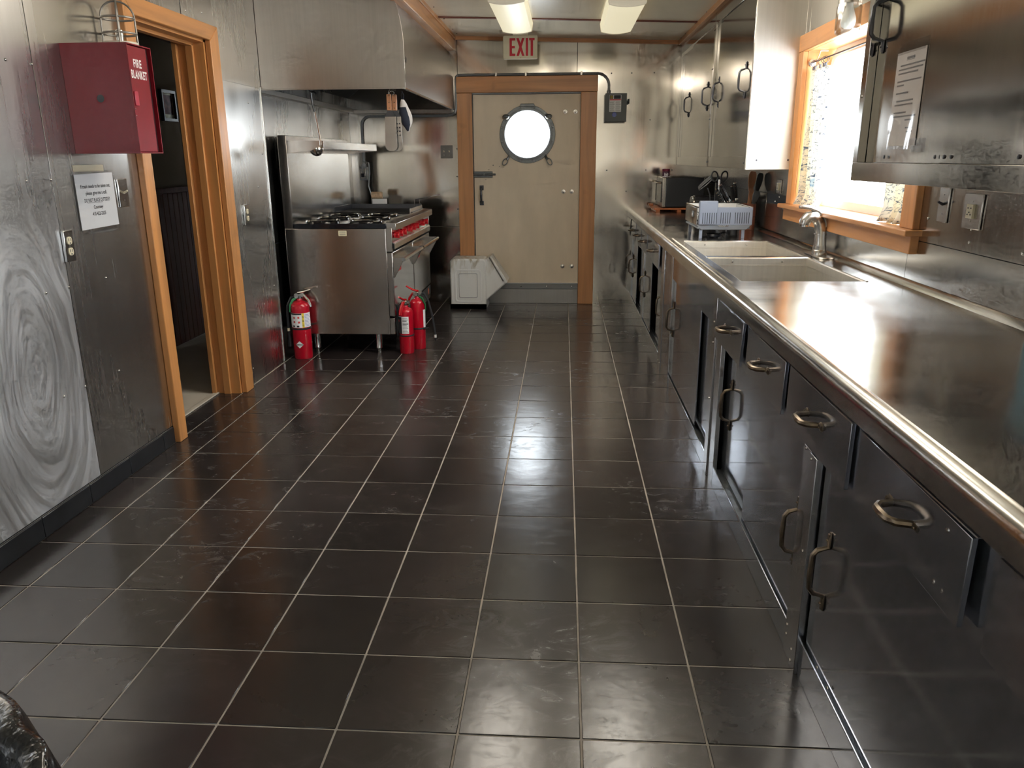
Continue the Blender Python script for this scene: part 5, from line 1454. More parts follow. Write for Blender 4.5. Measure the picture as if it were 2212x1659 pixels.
for s_, z, w_ in (('If trash needs to be taken out,', 1.265, 0.212), ('please give me a call.', 1.238, 0.152), ('DO NOT PLACE OUTSIDE!!', 1.209, 0.182), ('Courtney', 1.181, 0.068), ('410-422-2225', 1.154, 0.096)):
    lettering(s_, 0.0205, 'print', pp, (xq, 3.198, z), (0, 1, 0.006), (0, 0, 1), 0.86, 0.0003, width=w_)
MB().box(xq - 0.0002, xq, 3.125, 3.235, 1.199, 1.2002).build('underline', 'print', pp)
hold = MB()
hold.box(XL + 0.008, XL + 0.010, PY0 - 0.006, PY1 + 0.006, PZ0 - 0.008, PZ1 + 0.012)
hold.prism([(XL + 0.002, PZ0 - 0.012), (XL + 0.022, PZ0 - 0.022), (XL + 0.024, PZ0 - 0.018), (XL + 0.004, PZ0 - 0.008)], 'y', PY0 + 0.03, PY1 - 0.03)
hold.build('acrylic_holder', 'sleeve', no)
MB().box(XL + 0.0005, XL + 0.0015, PY0 + 0.01, PY1 - 0.05, PZ1 + 0.008, PZ1 + 0.034).build('tape', plain('old_tape', (0.55, 0.48, 0.34), 0.4), no)

# ================================================================== EXTINGUISHERS
def extinguisher(x, y, r, H, label, style, rz=0.0):
    t = thing('fire_extinguisher', label, 'extinguisher', (x, y, 0.0), 'red fire extinguishers standing by the range')
    prof = [(1e-7, 0.004), (r * 0.92, 0.0), (r, 0.008), (r, H)]
    for k in range(1, 7):
        a = PI / 2 * k / 6
        prof.append((max(r * math.cos(a), 0.020), H + r * 0.62 * math.sin(a)))
    prof += [(0.017, H + r * 0.62 + 0.012), (1e-7, H + r * 0.62 + 0.012)]
    MB().lathe(prof, (x, y, 0), 'z', 32).build('cylinder', 'red', t)
    zt = H + r * 0.62 + 0.012
    vm = 'chrome' if style == 0 else 'nickel'
    vb = MB().lathe([(0.016, 0.0), (0.018, 0.006), (0.018, 0.03), (0.013, 0.036), (1e-7, 0.036)], (x, y, zt - 0.002), 'z', 14)
    vb.box(x - 0.014, x + 0.034, y - 0.011, y + 0.011, zt + 0.014, zt + 0.034)
    vb.build('valve', vm, t)
    MB().lathe([(0.017, 0.0), (0.017, -0.010), (1e-7, -0.011)], (x - 0.012, y - 0.014, zt + 0.022), 'y', 16).build('gauge', vm, t)
    c, s_ = math.cos(rz), math.sin(rz)
    lm = 'chrome' if style == 0 else 'redknob'
    def rp(u, z): return (x + u * c, y + u * s_, z)
    MB().tube([rp(-0.01, zt + 0.040), rp(0.03, zt + 0.046), rp(0.085, zt + 0.062 + 0.01 * style)], [0.007, 0.008, 0.006], 8, flat=1.3).build('squeeze_lever', lm, t)
    MB().tube([rp(0.0, zt + 0.030), rp(0.035, zt + 0.022), rp(0.062, zt - 0.015), rp(0.078, zt - 0.060)], [0.007, 0.008, 0.009, 0.008], 8, flat=1.5).build('carry_handle', lm, t)
    return t, zt
def wrap(t, x, y, r, z0, z1, a0, a1, mat, name, eps=0.0008, n=14):
    mb = MB().sheet(n, 1, lambda u, v: (x + math.cos(a0 + (a1 - a0) * u) * (r + eps), y + math.sin(a0 + (a1 - a0) * u) * (r + eps), z0 + (z1 - z0) * v))
    return mb.build(name, mat, t)
# the one beside the doorway
E1x, E1y, E1r = -1.843, 5.298, 0.0655
e1, z1_ = extinguisher(E1x, E1y, E1r, 0.375, 'fire extinguisher with a white and yellow label standing between wall and range', 0, 0.05)
va = -PI / 2 + 0.34
lbl = wrap(e1, E1x, E1y, E1r, 0.230, 0.332, va - 1.35, va + 1.30, 'paper', 'label')
wrap(lbl, E1x, E1y, E1r, 0.230, 0.332, va + 0.10, va + 0.33, 'yellow', 'yellow_band', 0.0012, 4)
wrap(lbl, E1x, E1y, E1r, 0.321, 0.331, va - 1.3, va + 0.08, 'print', 'header_print', 0.0012, 8)
for k in range(9):
    wrap(lbl, E1x, E1y, E1r, 0.238 + k * 0.010, 0.2405 + k * 0.010, va + 0.40, va + 1.2 - 0.12 * (k % 3), 'blueprint', 'print_line', 0.0012, 6)
def spot(par, x, y, r, a, z, s, ch, mat, nm='lettering'):
    px, py = x + math.cos(a) * (r + 0.0016), y + math.sin(a) * (r + 0.0016)
    lettering(ch, s, mat, par, (px, py, z), (-math.sin(a), math.cos(a), 0), (0, 0, 1), 1.0, 0.0005, nm)
for ch, z in (('A', 0.306), ('B', 0.277), ('C', 0.245)): spot(lbl, E1x, E1y, E1r, va + 0.21, z, 0.014, ch, 'print')
for a, z in ((-0.75, 0.30), (-0.25, 0.302), (-0.75, 0.27), (-0.22, 0.268)):
    wrap(lbl, E1x, E1y, E1r, z - 0.007, z + 0.007, va + a - 0.1, va + a + 0.1, 'redprint', 'pictogram', 0.0012, 4)
for a in (-0.85, -0.35):
    wrap(lbl, E1x, E1y, E1r, 0.233, 0.246, va + a - 0.13, va + a + 0.13, 'print', 'pictogram', 0.0012, 4)
MB().lathe([(E1r + 0.001, 0.0), (E1r + 0.003, 0.002), (E1r + 0.003, 0.011), (E1r + 0.001, 0.013)], (E1x, E1y, 0.213), 'z', 32).build('band', 'rubber', e1)
dm = []
for k in range(4):
    da, dz = ((-0.42, 0), (0, -0.026), (0.42, 0), (0, 0.026))[k]
    a = va - 0.35 + da
    dm.append((E1x + math.cos(a) * (E1r + 0.002), E1y + math.sin(a) * (E1r + 0.002), 0.108 + dz))
ctr = (E1x + math.cos(va - 0.35) * (E1r + 0.0022), E1y + math.sin(va - 0.35) * (E1r + 0.0022), 0.108)
dmo = MB().add(dm + [ctr], [(0, 1, 4), (1, 2, 4), (2, 3, 4), (3, 0, 4)]).build('diamond_label', 'paper', e1)
spot(dmo, E1x, E1y, E1r + 0.0012, va - 0.35, 0.108, 0.013, 'AMEREX', 'print')
MB().tube([(E1x - 0.01, E1y, z1_ + 0.02), (E1x - 0.05, E1y - 0.02, z1_ + 0.01), (E1x - 0.078, E1y - 0.03, z1_ - 0.05), (E1x - 0.083, E1y - 0.03, 0.30), (E1x - 0.083, E1y - 0.03, 0.22)], 0.009, 8).build('hose', 'rubber', e1)
MB().lathe([(0.014, 0.0), (0.013, 0.05), (0.009, 0.11), (0.009, 0.13)], (E1x - 0.083, E1y - 0.03, 0.09), 'z', 12).build('nozzle', 'black', e1)
MB().lathe([(0.0095, 0.0), (0.0095, 0.022)], (E1x - 0.083, E1y - 0.03, 0.20), 'z', 12).build('ferrule', 'cream', e1)
MB().tube([(E1x - 0.01, E1y - 0.01, z1_ + 0.01), (E1x - 0.035, E1y - 0.03, z1_ - 0.005), (E1x - 0.052, E1y - 0.045, z1_ - 0.04), (E1x - 0.058, E1y - 0.048, z1_ - 0.09)], [0.006, 0.010, 0.009, 0.004], 8, flat=0.3).build('seal_tag', 'green', e1)
# the pair at the range front
E2x, E2y, E2r = -1.128, 5.478, 0.0535
e2, z2_ = extinguisher(E2x, E2y, E2r, 0.305, 'front one of the two fire extinguishers at the range corner, label facing the room', 1, -1.9)
vb_ = -PI / 2 + 0.2
l2 = wrap(e2, E2x, E2y, E2r, 0.150, 0.275, vb_ - 1.5, vb_ + 0.35, 'paper', 'label')
wrap(l2, E2x, E2y, E2r, 0.150, 0.272, vb_ - 1.45, vb_ - 0.62, 'print', 'dark_panel', 0.0012, 6)
for k in range(11):
    wrap(l2, E2x, E2y, E2r, 0.156 + k * 0.0105, 0.1585 + k * 0.0105 + 0.003 * (k in (6, 8)), vb_ - 0.5, vb_ + 0.28 - 0.1 * (k % 3), 'print', 'print_line', 0.0012, 5)
wrap(l2, E2x, E2y, E2r, 0.235, 0.250, vb_ - 1.25, vb_ - 1.0, 'redprint', 'pictogram', 0.0016, 4)
MB().lathe([(E2r + 0.001, 0.0), (E2r + 0.0025, 0.002), (E2r + 0.0025, 0.008), (E2r + 0.001, 0.010)], (E2x, E2y, 0.128), 'z', 28).build('band', 'rubber', e2)
MB().tube([(E2x - 0.03 + 0.012 * math.cos(2 * PI * k / 12), E2y - 0.03, z2_ + 0.012 + 0.012 * math.sin(2 * PI * k / 12)) for k in range(12)], 0.0015, 6, closed=True).build('pin_ring', 'chrome', e2)
MB().tube([(E2x - 0.02, E2y, z2_ + 0.02), (E2x - 0.045, E2y - 0.015, z2_), (E2x - 0.055, E2y - 0.02, z2_ - 0.05), (E2x - 0.062, E2y - 0.02, 0.22), (E2x - 0.062, E2y - 0.01, 0.13)], 0.007, 8).build('hose', 'rubber', e2)
E3x, E3y, E3r = -1.066, 5.622, 0.0535
e3, z3_ = extinguisher(E3x, E3y, E3r, 0.345, 'rear one of the two fire extinguishers at the range corner, long black hose hanging right', 1, 2.9)
wrap(e3, E3x, E3y, E3r, 0.155, 0.295, -0.6, 0.9, 'paper', 'label')
MB().lathe([(E3r + 0.001, 0.0), (E3r + 0.0025, 0.002), (E3r + 0.0025, 0.010), (E3r + 0.001, 0.012)], (E3x, E3y, 0.150), 'z', 28).build('band', 'rubber', e3)
MB().tube([(E3x + 0.04, E3y - 0.03, 0.155), (E3x + 0.07, E3y - 0.03, 0.155), (E3x + 0.085, E3y - 0.035, 0.160)], [0.009, 0.007, 0.005], 8).build('clip', 'black', e3)
MB().tube([(E3x + 0.02, E3y, z3_ + 0.024), (E3x + 0.055, E3y - 0.005, z3_ + 0.020), (E3x + 0.082, E3y - 0.01, z3_ - 0.03), (E3x + 0.108, E3y - 0.015, 0.26), (E3x + 0.125, E3y - 0.02, 0.14), (E3x + 0.128, E3y - 0.02, 0.10)], 0.0085, 8).build('hose', 'rubber', e3)
MB().lathe([(0.0095, 0.0), (0.0095, 0.022)], (E3x + 0.128, E3y - 0.02, 0.085), 'z', 12).build('ferrule', 'whiteplastic', e3)
MB().lathe([(0.006, 0.0), (0.0075, 0.025)], (E3x + 0.128, E3y - 0.02, 0.062), 'z', 12).build('nozzle', 'black', e3)
MB().tube([(E3x + 0.01, E3y - 0.01, z3_ + 0.005), (E3x + 0.04, E3y - 0.03, z3_ - 0.01), (E3x + 0.062, E3y - 0.04, z3_ - 0.05), (E3x + 0.066, E3y - 0.04, z3_ - 0.10)], [0.006, 0.011, 0.009, 0.004], 8, flat=0.3).build('seal_tag', 'green', e3)

# white bin in front of the back door
wbn = thing('white_bin', 'white plastic storage bin with a slanted grimy mouth on the floor by the back door', 'bin', (-0.87, 7.29, 0.0))
bi = MB()
def rb(x0, x1, z0, z1): return rbox(x0, x1, z0, z1, 0.035, 5)
y0, y1 = 7.20, 7.46
bi.prism(rb(-1.046, -0.712, 0.0, 0.468), 'y', y0, y1)
bo = bi.build('body', 'stained', wbn, bevel=0.014, seg=3)
def ringpoly(a, b, ya, yb, par, mat, nm):
    n = len(a)
    vs = [(u, ya, w) for u, w in a] + [(u, ya, w) for u, w in b] + [(u, yb, w) for u, w in a] + [(u, yb, w) for u, w in b]
    fs = []
    for k in range(n):
        j = (k + 1) % n
        fs += [(k, j, n + j, n + k), (2 * n + k, 3 * n + k, 3 * n + j, 2 * n + j), (k, 2 * n + k, 2 * n + j, j), (n + k, n + j, 3 * n + j, 3 * n + k)]
    return MB().add(vs, fs).build(nm, mat, par, bevel=0.002)
ringpoly(rbox(-1.004, -0.752, 0.060, 0.372, 0.03, 5), rbox(-0.990, -0.766, 0.074, 0.358, 0.025, 5), y0 - 0.004, y0 + 0.002, bo, 'whiteplastic', 'raised_border')
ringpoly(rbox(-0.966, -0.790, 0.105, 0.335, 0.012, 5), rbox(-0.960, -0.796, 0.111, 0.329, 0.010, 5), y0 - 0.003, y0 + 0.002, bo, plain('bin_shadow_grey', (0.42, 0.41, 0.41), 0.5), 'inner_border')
MB().prism(rb(-1.050, -0.708, -0.0, 0.036), 'y', y0 - 0.004, y1 + 0.004).build('foot_rim', 'whiteplastic', bo, bevel=0.004)
ch = MB().prism([(-0.720, 0.468), (-0.672, 0.474), (-0.522, 0.252), (-0.530, 0.236), (-0.716, 0.072)], 'y', y0 + 0.012, y1 - 0.012).build('slanted_mouth', 'stained', wbn, bevel=0.012)
MB().prism([(-0.676, 0.486), (-0.660, 0.490), (-0.508, 0.258), (-0.522, 0.242), (-0.534, 0.246)], 'y', y0 + 0.006, y1 - 0.006).build('mouth_rim', 'stained', ch, bevel=0.003)
MB().prism([(-0.683, 0.476), (-0.676, 0.480), (-0.545, 0.262), (-0.553, 0.256)], 'y', y0 + 0.009, y1 - 0.009).build('rim_groove', plain('rim_dark', (0.16, 0.14, 0.12), 0.5), ch)

# trash bag in the foreground corner
bag = thing('trash_bag', 'shiny black plastic trash bag over the rim of a bin, bottom left corner', 'trash bag', (-0.765, 0.345, 0.0))
bcx, bcy = -0.765, 0.345
MB().lathe([(0.25, 0.0), (0.27, 0.02), (0.325, 0.76), (0.335, 0.775), (0.315, 0.775), (0.31, 0.76), (0.25, 0.03), (1e-7, 0.03)], (bcx, bcy, 0.0), 'z', 36).build('bin', 'greydark', bag)
fr_ = random.Random(3)
ph = [fr_.uniform(0, 6.28) for _ in range(10)]
def bagfn(u, v):
    a = u * 2 * PI
    k = v
    folds = math.sin(a * 17 + ph[0]) * 0.5 + math.sin(a * 29 + ph[1] + k * 2) * 0.35 + math.sin(a * 9 + ph[2] + k * 3) * 0.6
    if k < 0.35:                      # inside going up to the rim
        t = k / 0.35
        r = 0.30 + 0.035 * t + 0.004 * folds; z = 0.60 + 0.205 * t
    elif k < 0.5:
        t = (k - 0.35) / 0.15
        r = 0.335 + 0.035 * math.sin(t * PI / 2) + 0.006 * folds; z = 0.805 + 0.012 * math.sin(t * PI) + 0.008 * math.sin(a * 5 + ph[3])
    else:
        t = (k - 0.5) / 0.5
        r = 0.372 + 0.030 * math.sin(t * 2.4) + (0.008 + 0.014 * t) * folds; z = 0.800 - 0.30 * t + 0.030 * t * math.sin(a * 7 + ph[4])
    return (bcx + math.cos(a) * r, bcy + math.sin(a) * r, z)
MB().sheet(220, 26, bagfn).build('bag', 'bag', bag, ang=70)

# ================================================================== COUNTER THINGS
# toaster oven on wooden stand
st = thing('wooden_stand', 'low red-brown wooden slatted stand under the toaster oven', 'stand', (1.0, 7.27, ZT))
for k in range(4):
    MB().box(0.80, 1.24, 7.06 + k * 0.12, 7.14 + k * 0.12, ZT + 0.022, ZT + 0.036).build('slat', 'redwood', st, bevel=0.003)
for xx in (0.835, 1.02, 1.20):
    MB().box(xx - 0.018, xx + 0.018, 7.065, 7.49, ZT + 0.0, ZT + 0.021).build('runner', 'redwood', st, bevel=0.003)
MB().box(0.79, 0.83, 7.40, 7.48, ZT + 0.037, ZT + 0.058).build('end_block', 'redwood', st, bevel=0.004)
ov = thing('toaster_oven', 'black countertop oven with a grey door, standing at the back of the worktop', 'oven', (1.05, 7.29, 0.935))
oz = ZT + 0.0365
MB().box(0.90, 1.225, 7.085, 7.50, oz + 0.006, 1.190).build('body', plain('oven_black', (0.030, 0.032, 0.038), 0.34), ov, bevel=0.006)
MB().box(0.868, 0.899, 7.085, 7.50, oz + 0.006, 1.192).build('front_frame', 'nickel', ov, bevel=0.004)
od = MB().box(0.862, 0.868, 7.13, 7.49, oz + 0.045, 1.155).build('door', plain('oven_glass', (0.05, 0.05, 0.05), 0.12), ov, bevel=0.002)
MB().tube([(0.862, 7.16, 1.145), (0.835, 7.18, 1.145), (0.835, 7.44, 1.145), (0.862, 7.46, 1.145)], 0.006, 8).build('handle', 'nickel', od)
for x in (0.89, 1.20):
    for yy in (7.11, 7.47):
        MB().cyl((x, yy, oz - 0.0002), (x, yy, oz + 0.007), 0.012, n=10).build('foot', 'rubber', ov)
jr = thing('spice_jar', 'small jar with a maroon lid standing on top of the black oven', 'jar', (0.893, 7.13, 1.192))
MB().lathe([(0.030, 0.0), (0.033, 0.003), (0.033, 0.048), (0.030, 0.052)], (0.897, 7.13, 1.1925), 'z', 20).build('body', 'purple', jr)
MB().lathe([(0.0333, 0.0), (0.0333, 0.005)], (0.897, 7.13, 1.1975), 'z', 20).build('label_band', 'paper', jr)
MB().lathe([(0.0335, 0.052), (0.0335, 0.070), (0.031, 0.072), (1e-7, 0.072)], (0.897, 7.13, 1.1925), 'z', 20).build('lid', 'maroon', jr)
lb_ = MB()
for k in range(5): lb_.box(0.879 + k * 0.0075, 0.8825 + k * 0.0075, 7.0955, 7.0965, 1.206 + 0.003 * (k % 2), 1.232 - 0.004 * (k % 3))
lb_.build('label_marks', 'paper', jr)

# dish rack
rk = thing('dish_rack', 'grey plastic and steel dish rack on legs beside the far sink bowl', 'dish rack', (0.95, 4.95, ZT))
RX0, RX1, RYN, RYF = 0.795, 1.112, 4.735, 5.19
def zt_(z): return z
fpan = MB().box(RX0 + 0.006, RX1, RYN, RYN + 0.004, 0.978, 1.080).build('front_panel', 'greyplastic', rk, bevel=0.002)
tw = MB().box(RX0 + 0.004, RX0 + 0.112, RYN - 0.014, RYN + 0.02, 0.980, 1.117).build('cutlery_holder', 'greyplastic', rk, bevel=0.006)
sl = None
for g0, n in ((0.014, 7), (0.122, 5), (0.205, 7)):
    for k in range(n):
        xx = RX0 + g0 + 0.010 + k * 0.0132
        yy = RYN - 0.0145 if xx < RX0 + 0.11 else RYN - 0.0006
        MB().box(xx, xx + 0.0036, yy - 0.0003, yy + 0.0003, 0.986, 1.050).build('slot', 'dark', fpan)
MB().box(RX0, RX1 - 0.01, RYN + 0.004, RYF, 0.955, 0.966).build('tray', 'greydark', rk, bevel=0.004)
MB().prism([(RX0 - 0.004, 0.978), (RX0 + 0.02, 0.950), (RX1 - 0.03, 0.950), (RX1 - 0.004, 0.978)], 'y', RYN + 0.001, RYN + 0.06).build('drip_tray', 'greydark', rk, bevel=0.003)
MB().box(RX0 - 0.004, RX0, RYN + 0.02, RYF, 0.975, 1.075).build('side_band', 'bright', rk, bevel=0.001)
MB().box(RX1 - 0.004, RX1, RYN + 0.004, RYF, 0.975, 1.075).build('side_band', 'bright', rk, bevel=0.001)
MB().box(RX0, RX1, RYF - 0.004, RYF, 0.975, 1.078).build('back_band', 'whiteplastic', rk, bevel=0.001)
MB().box(RX0 - 0.0075, RX0 - 0.004, RYN + 0.14, RYN + 0.19, 1.015, 1.050).build('badge', 'greydark', rk, bevel=0.002)
MB().box(RX0 - 0.0085, RX0 - 0.0075, RYN + 0.155, RYN + 0.178, 1.024, 1.038).build('badge_light', 'paper', rk)
MB().tube([(RX0 + 0.012, RYN + 0.012, 1.079), (RX0 + 0.0, RYN + 0.03, 1.079), (RX0 - 0.002, RYF, 1.079), (RX1, RYF, 1.079), (RX1, RYN + 0.02, 1.079)], 0.004, 6).build('rim_wire', 'chrome', rk)
for x in (RX0 + 0.015, RX1 - 0.055):
    for yy in (RYN + 0.012, RYF - 0.04):
        MB().box(x, x + 0.018, yy, yy + 0.012, ZT + 0.0, 0.956).build('leg', 'greyplastic', rk, bevel=0.002)
for k in range(7):
    yy = RYN + 0.06 + k * 0.055
    MB().tube([(RX0 + 0.03, yy, 0.967), (RX0 + 0.03, yy, 1.02), (RX0 + 0.05, yy, 1.035), (RX0 + 0.07, yy, 1.02), (RX0 + 0.07, yy, 0.967)], 0.0022, 6).build('plate_wire', 'chrome', rk)
MB().tube([(RX0 + 0.12, RYN - 0.004, 0.974), (RX0 + 0.15, RYN - 0.012, 0.972), (RX0 + 0.18, RYN - 0.004, 0.974)], 0.003, 6).build('drain_spout', 'chrome', rk)
pl_ = thing('black_ladle', 'black plastic ladle lying on the worktop under the dish rack', 'ladle', (0.93, 4.80, ZT))
lad = MB().lathe([(1e-7, 0.0005), (0.025, 0.0005), (0.040, 0.010), (0.046, 0.024), (0.043, 0.024), (0.037, 0.012), (0.022, 0.004), (1e-7, 0.004)], (0.905, 4.80, ZT), 'z', 20).build('bowl', 'black', pl_)
MB().tube([(0.945, 4.82, ZT + 0.022), (0.985, 4.86, ZT + 0.028), (0.99, 4.95, ZT + 0.012)], 0.006, 8).build('handle', 'black', pl_)
cn = thing('dark_canister', 'small dark metal canister under the right side of the dish rack', 'canister', (1.05, 4.99, ZT))
MB().lathe([(0.036, 0.0), (0.036, 0.044), (0.033, 0.047), (1e-7, 0.047)], (1.050, 4.99, ZT + 0.0005), 'z', 20).build('body', 'darkmetal', cn)
MB().lathe([(0.037, 0.036), (0.037, 0.047), (1e-7, 0.049)], (1.050, 4.99, ZT + 0.0005), 'z', 20).build('lid', 'nickel', cn)

# utensil crock with wooden and black utensils
ck = thing('utensil_crock', 'round red-brown wooden crock for utensils right of the dish rack', 'crock', (1.22, 5.34, ZT))
MB().lathe([(0.044, 0.0), (0.047, 0.004), (0.047, 0.085), (0.0475, 0.088), (0.0475, 0.17), (0.041, 0.17), (0.041, 0.01), (1e-7, 0.01)], (1.222, 5.34, ZT + 0.0003), 'z', 24).build('body', 'brownwood', ck)
MB().lathe([(0.0478, 0.0), (0.0478, 0.002)], (1.222, 5.34, ZT + 0.086), 'z', 24).build('groove', 'dark', ck)
def paddle(name, label, base, tipv, w, mat, cat='utensil'):
    t = thing(name, label, cat, base)
    b, e = Vector(base), Vector(tipv)
    d = (e - b); L_ = d.length; d.normalize()
    h = MB().tube([b, b + d * (L_ * 0.62), b + d * (L_ * 0.68)], [0.007, 0.0075, 0.009], 8, flat=0.7).build('handle', mat, t)
    side = Vector((1, 0.15, 0)); side = (side - d * side.dot(d)).normalized(); nn = d.cross(side)
    pts = []
    for k in range(9):
        s_ = k / 8
        ww = w * (0.35 + 0.65 * math.sin(min(1, s_ * 1.5) * PI / 2)) if s_ < 0.8 else w * math.sqrt(max(0.02, 1 - ((s_ - 0.8) / 0.2) ** 2 * 0.7))
        pts.append((b + d * (L_ * (0.64 + 0.36 * s_)), ww))
    mb = MB()
    vs = []
    for p_, ww in pts:
        for su, sv in ((-1, -1), (1, -1), (1, 1), (-1, 1)):
            vs.append(p_ + side * (su * ww) + nn * (sv * 0.003))
    fs = [(0, 1, 2, 3), tuple(range(32, 36))]
    for k in range(8):
        for q in range(4):
            fs.append((k * 4 + q, k * 4 + (q + 1) % 4, k * 4 + 4 + (q + 1) % 4, k * 4 + 4 + q))
    mb.add(vs, fs).build('blade', mat, t, bevel=0.002)
    return t
paddle('wooden_spatula', 'wide brown wooden spatula standing in the crock', (1.205, 5.335, ZT + 0.02), (1.243, 5.37, 1.272), 0.026, 'tan_wood')
paddle('wooden_spoon', 'smaller pale wooden spoon standing in the crock', (1.225, 5.325, ZT + 0.02), (1.238, 5.36, 1.165), 0.016, 'tan_wood')
paddle('black_turner', 'black nylon turner standing in the crock against the right wall', (1.232, 5.345, ZT + 0.02), (1.277, 5.30, 1.262), 0.022, 'black')
paddle('grey_spoon', 'grey metal serving spoon standing low in the crock', (1.215, 5.315, ZT + 0.02), (1.262, 5.30, 1.150), 0.022, 'iron')

# knife block with knives
kb = thing('knife_block', 'dark grey slanted knife block full of black handled knives behind the dish rack', 'knife block', (1.12, 5.62, ZT))
MB().prism([(1.075, ZT + 0.0005), (1.225, ZT + 0.0005), (1.225, ZT + 0.10), (1.205, ZT + 0.185), (1.10, ZT + 0.135)], 'y', 5.56, 5.68).build('block', plain('block_grey', (0.055, 0.055, 0.058), 0.4), kb, bevel=0.005)
def knife(name, label, p, d, L_, w=0.010):
    t = thing(name, label, 'knife', p, 'knives in the block')
    p, d = Vector(p), Vector(d).normalized()
    MB().tube([p, p + d * L_ * 0.5, p + d * L_], [w, w * 1.1, w * 0.95], 8, flat=0.55).build('handle', 'black', t)
    MB().tube([p - d * 0.012, p + d * 0.012], [w * 1.08, w * 1.08], 8, flat=0.6).build('bolster', 'chrome', t)
    MB().tube([p + d * (L_ - 0.004), p + d * (L_ + 0.004)], [w * 0.98, w * 0.9], 8, flat=0.6).build('end_cap', 'chrome', t)
    for f_ in (0.3, 0.55, 0.8):
        q = p + d * L_ * f_
        MB().lathe([(0.003, 0), (0.002, -0.002), (1e-7, -0.002)], (q.x, q.y - w * 0.62, q.z), 'y', 8).build('rivet', 'chrome', t)
    MB().tube([p - d * 0.012, p - d * 0.05], [w * 0.9, w * 0.7], 6, flat=0.15).build('blade', 'chrome', t)
D1 = (-0.52, -0.12, 0.85)
knife('knife', 'lowest leftmost knife in the block', (1.108, 5.585, ZT + 0.145), D1, 0.10)
knife('knife', 'left middle knife in the block', (1.118, 5.63, ZT + 0.158), D1, 0.115)
knife('knife', 'tall left knife with bright spine in the block', (1.142, 5.59, ZT + 0.165), D1, 0.135)
knife('knife', 'second tall knife in the rear of the block', (1.155, 5.645, ZT + 0.172), D1, 0.130)
knife('knife', 'upright riveted knife at the block front', (1.172, 5.575, ZT + 0.170), (-0.22, -0.2, 0.95), 0.110, 0.012)
knife('knife', 'right upright knife leaning over the block edge', (1.195, 5.60, ZT + 0.180), (-0.16, 0.05, 0.98), 0.115, 0.013)
knife('knife', 'low knife hanging at the front face of the block', (1.165, 5.535, ZT + 0.060), (-0.35, -0.1, 0.9), 0.100, 0.012)
sc = thing('scissors', 'black handled kitchen scissors standing upright behind the knife block', 'scissors', (1.10, 5.75, 1.10))
for s_ in (-1, 1):
    c0 = (1.098 + s_ * 0.034, 5.745, 1.232)
    MB().tube([(c0[0] + 0.022 * math.cos(t) + s_ * 0.004 * math.sin(t), 5.745 + 0.003 * s_, c0[2] + 0.034 * math.sin(t)) for t in [2 * PI * k / 14 for k in range(14)]], 0.0058, 8, closed=True).build('loop_handle', 'black', sc)
MB().tube([(1.098, 5.745, 1.21), (1.10, 5.74, 1.09)], [0.008, 0.003], 8, flat=0.3).build('blades', 'chrome', sc)
MB().box(1.075, 1.125, 5.752, 5.775, ZT + 0.0005, 1.19).build('sheath', 'black', sc, bevel=0.004)
wh = thing('cord_bundle', 'black coiled cord bundle above the dark toaster behind the dish rack', 'cord', (1.02, 5.9, ZT))
lp = MB()
for q in range(3):
    lp.tube([(1.015 + 0.040 * math.cos(t) + 0.022 * math.sin(t), 5.80 + q * 0.018, 1.178 + 0.028 * math.sin(t) + 0.030 * math.cos(t) + q * 0.007) for t in [2 * PI * k / 16 for k in range(16)]], 0.0052, 8, closed=True)
lp.build('coils', 'black', wh)
MB().tube([(1.03, 5.80, 1.15), (1.05, 5.80, 1.10), (1.06, 5.82, 1.0)], 0.005, 8).build('tail', 'black', wh)
tt_ = thing('toaster', 'dark rounded toaster with a chrome end behind the dish rack', 'toaster', (0.98, 5.95, ZT))
def tprof(y0, y1, a0, a1, r): return rbox(y0, y1, a0, a1, r, 5)
MB().prism(tprof(5.84, 6.02, ZT + 0.0005, ZT + 0.195, 0.05), 'x', 0.955, 1.21).build('body', plain('toaster_dark', (0.022, 0.021, 0.024), 0.22), tt_, bevel=0.004)
MB().prism(tprof(5.845, 6.015, ZT + 0.003, ZT + 0.190, 0.05), 'x', 0.940, 0.955).build('end_cap', 'chrome', tt_, bevel=0.003)
MB().box(0.925, 0.941, 5.915, 5.945, ZT + 0.11, ZT + 0.125).build('lever', 'black', tt_, bevel=0.003)

# blue tray at the right edge of the frame
bt = thing('blue_tray', 'blue plastic tray leaning on the steel wall at the right edge of the worktop', 'tray', (1.262, 1.96, ZT))
MB().prism(rbox(1.80, 2.130, ZT + 0.002, 1.165, 0.03, 5), 'x', 1.243, 1.262).build('tray_body', 'bluetray', bt, bevel=0.006)
ringpoly2 = MB()
for k in range(5): ringpoly2.box(1.2415, 1.243, 1.84 + k * 0.055, 1.846 + k * 0.055, ZT + 0.04, 1.13)
ringpoly2.build('ribs', 'bluetray', bt)

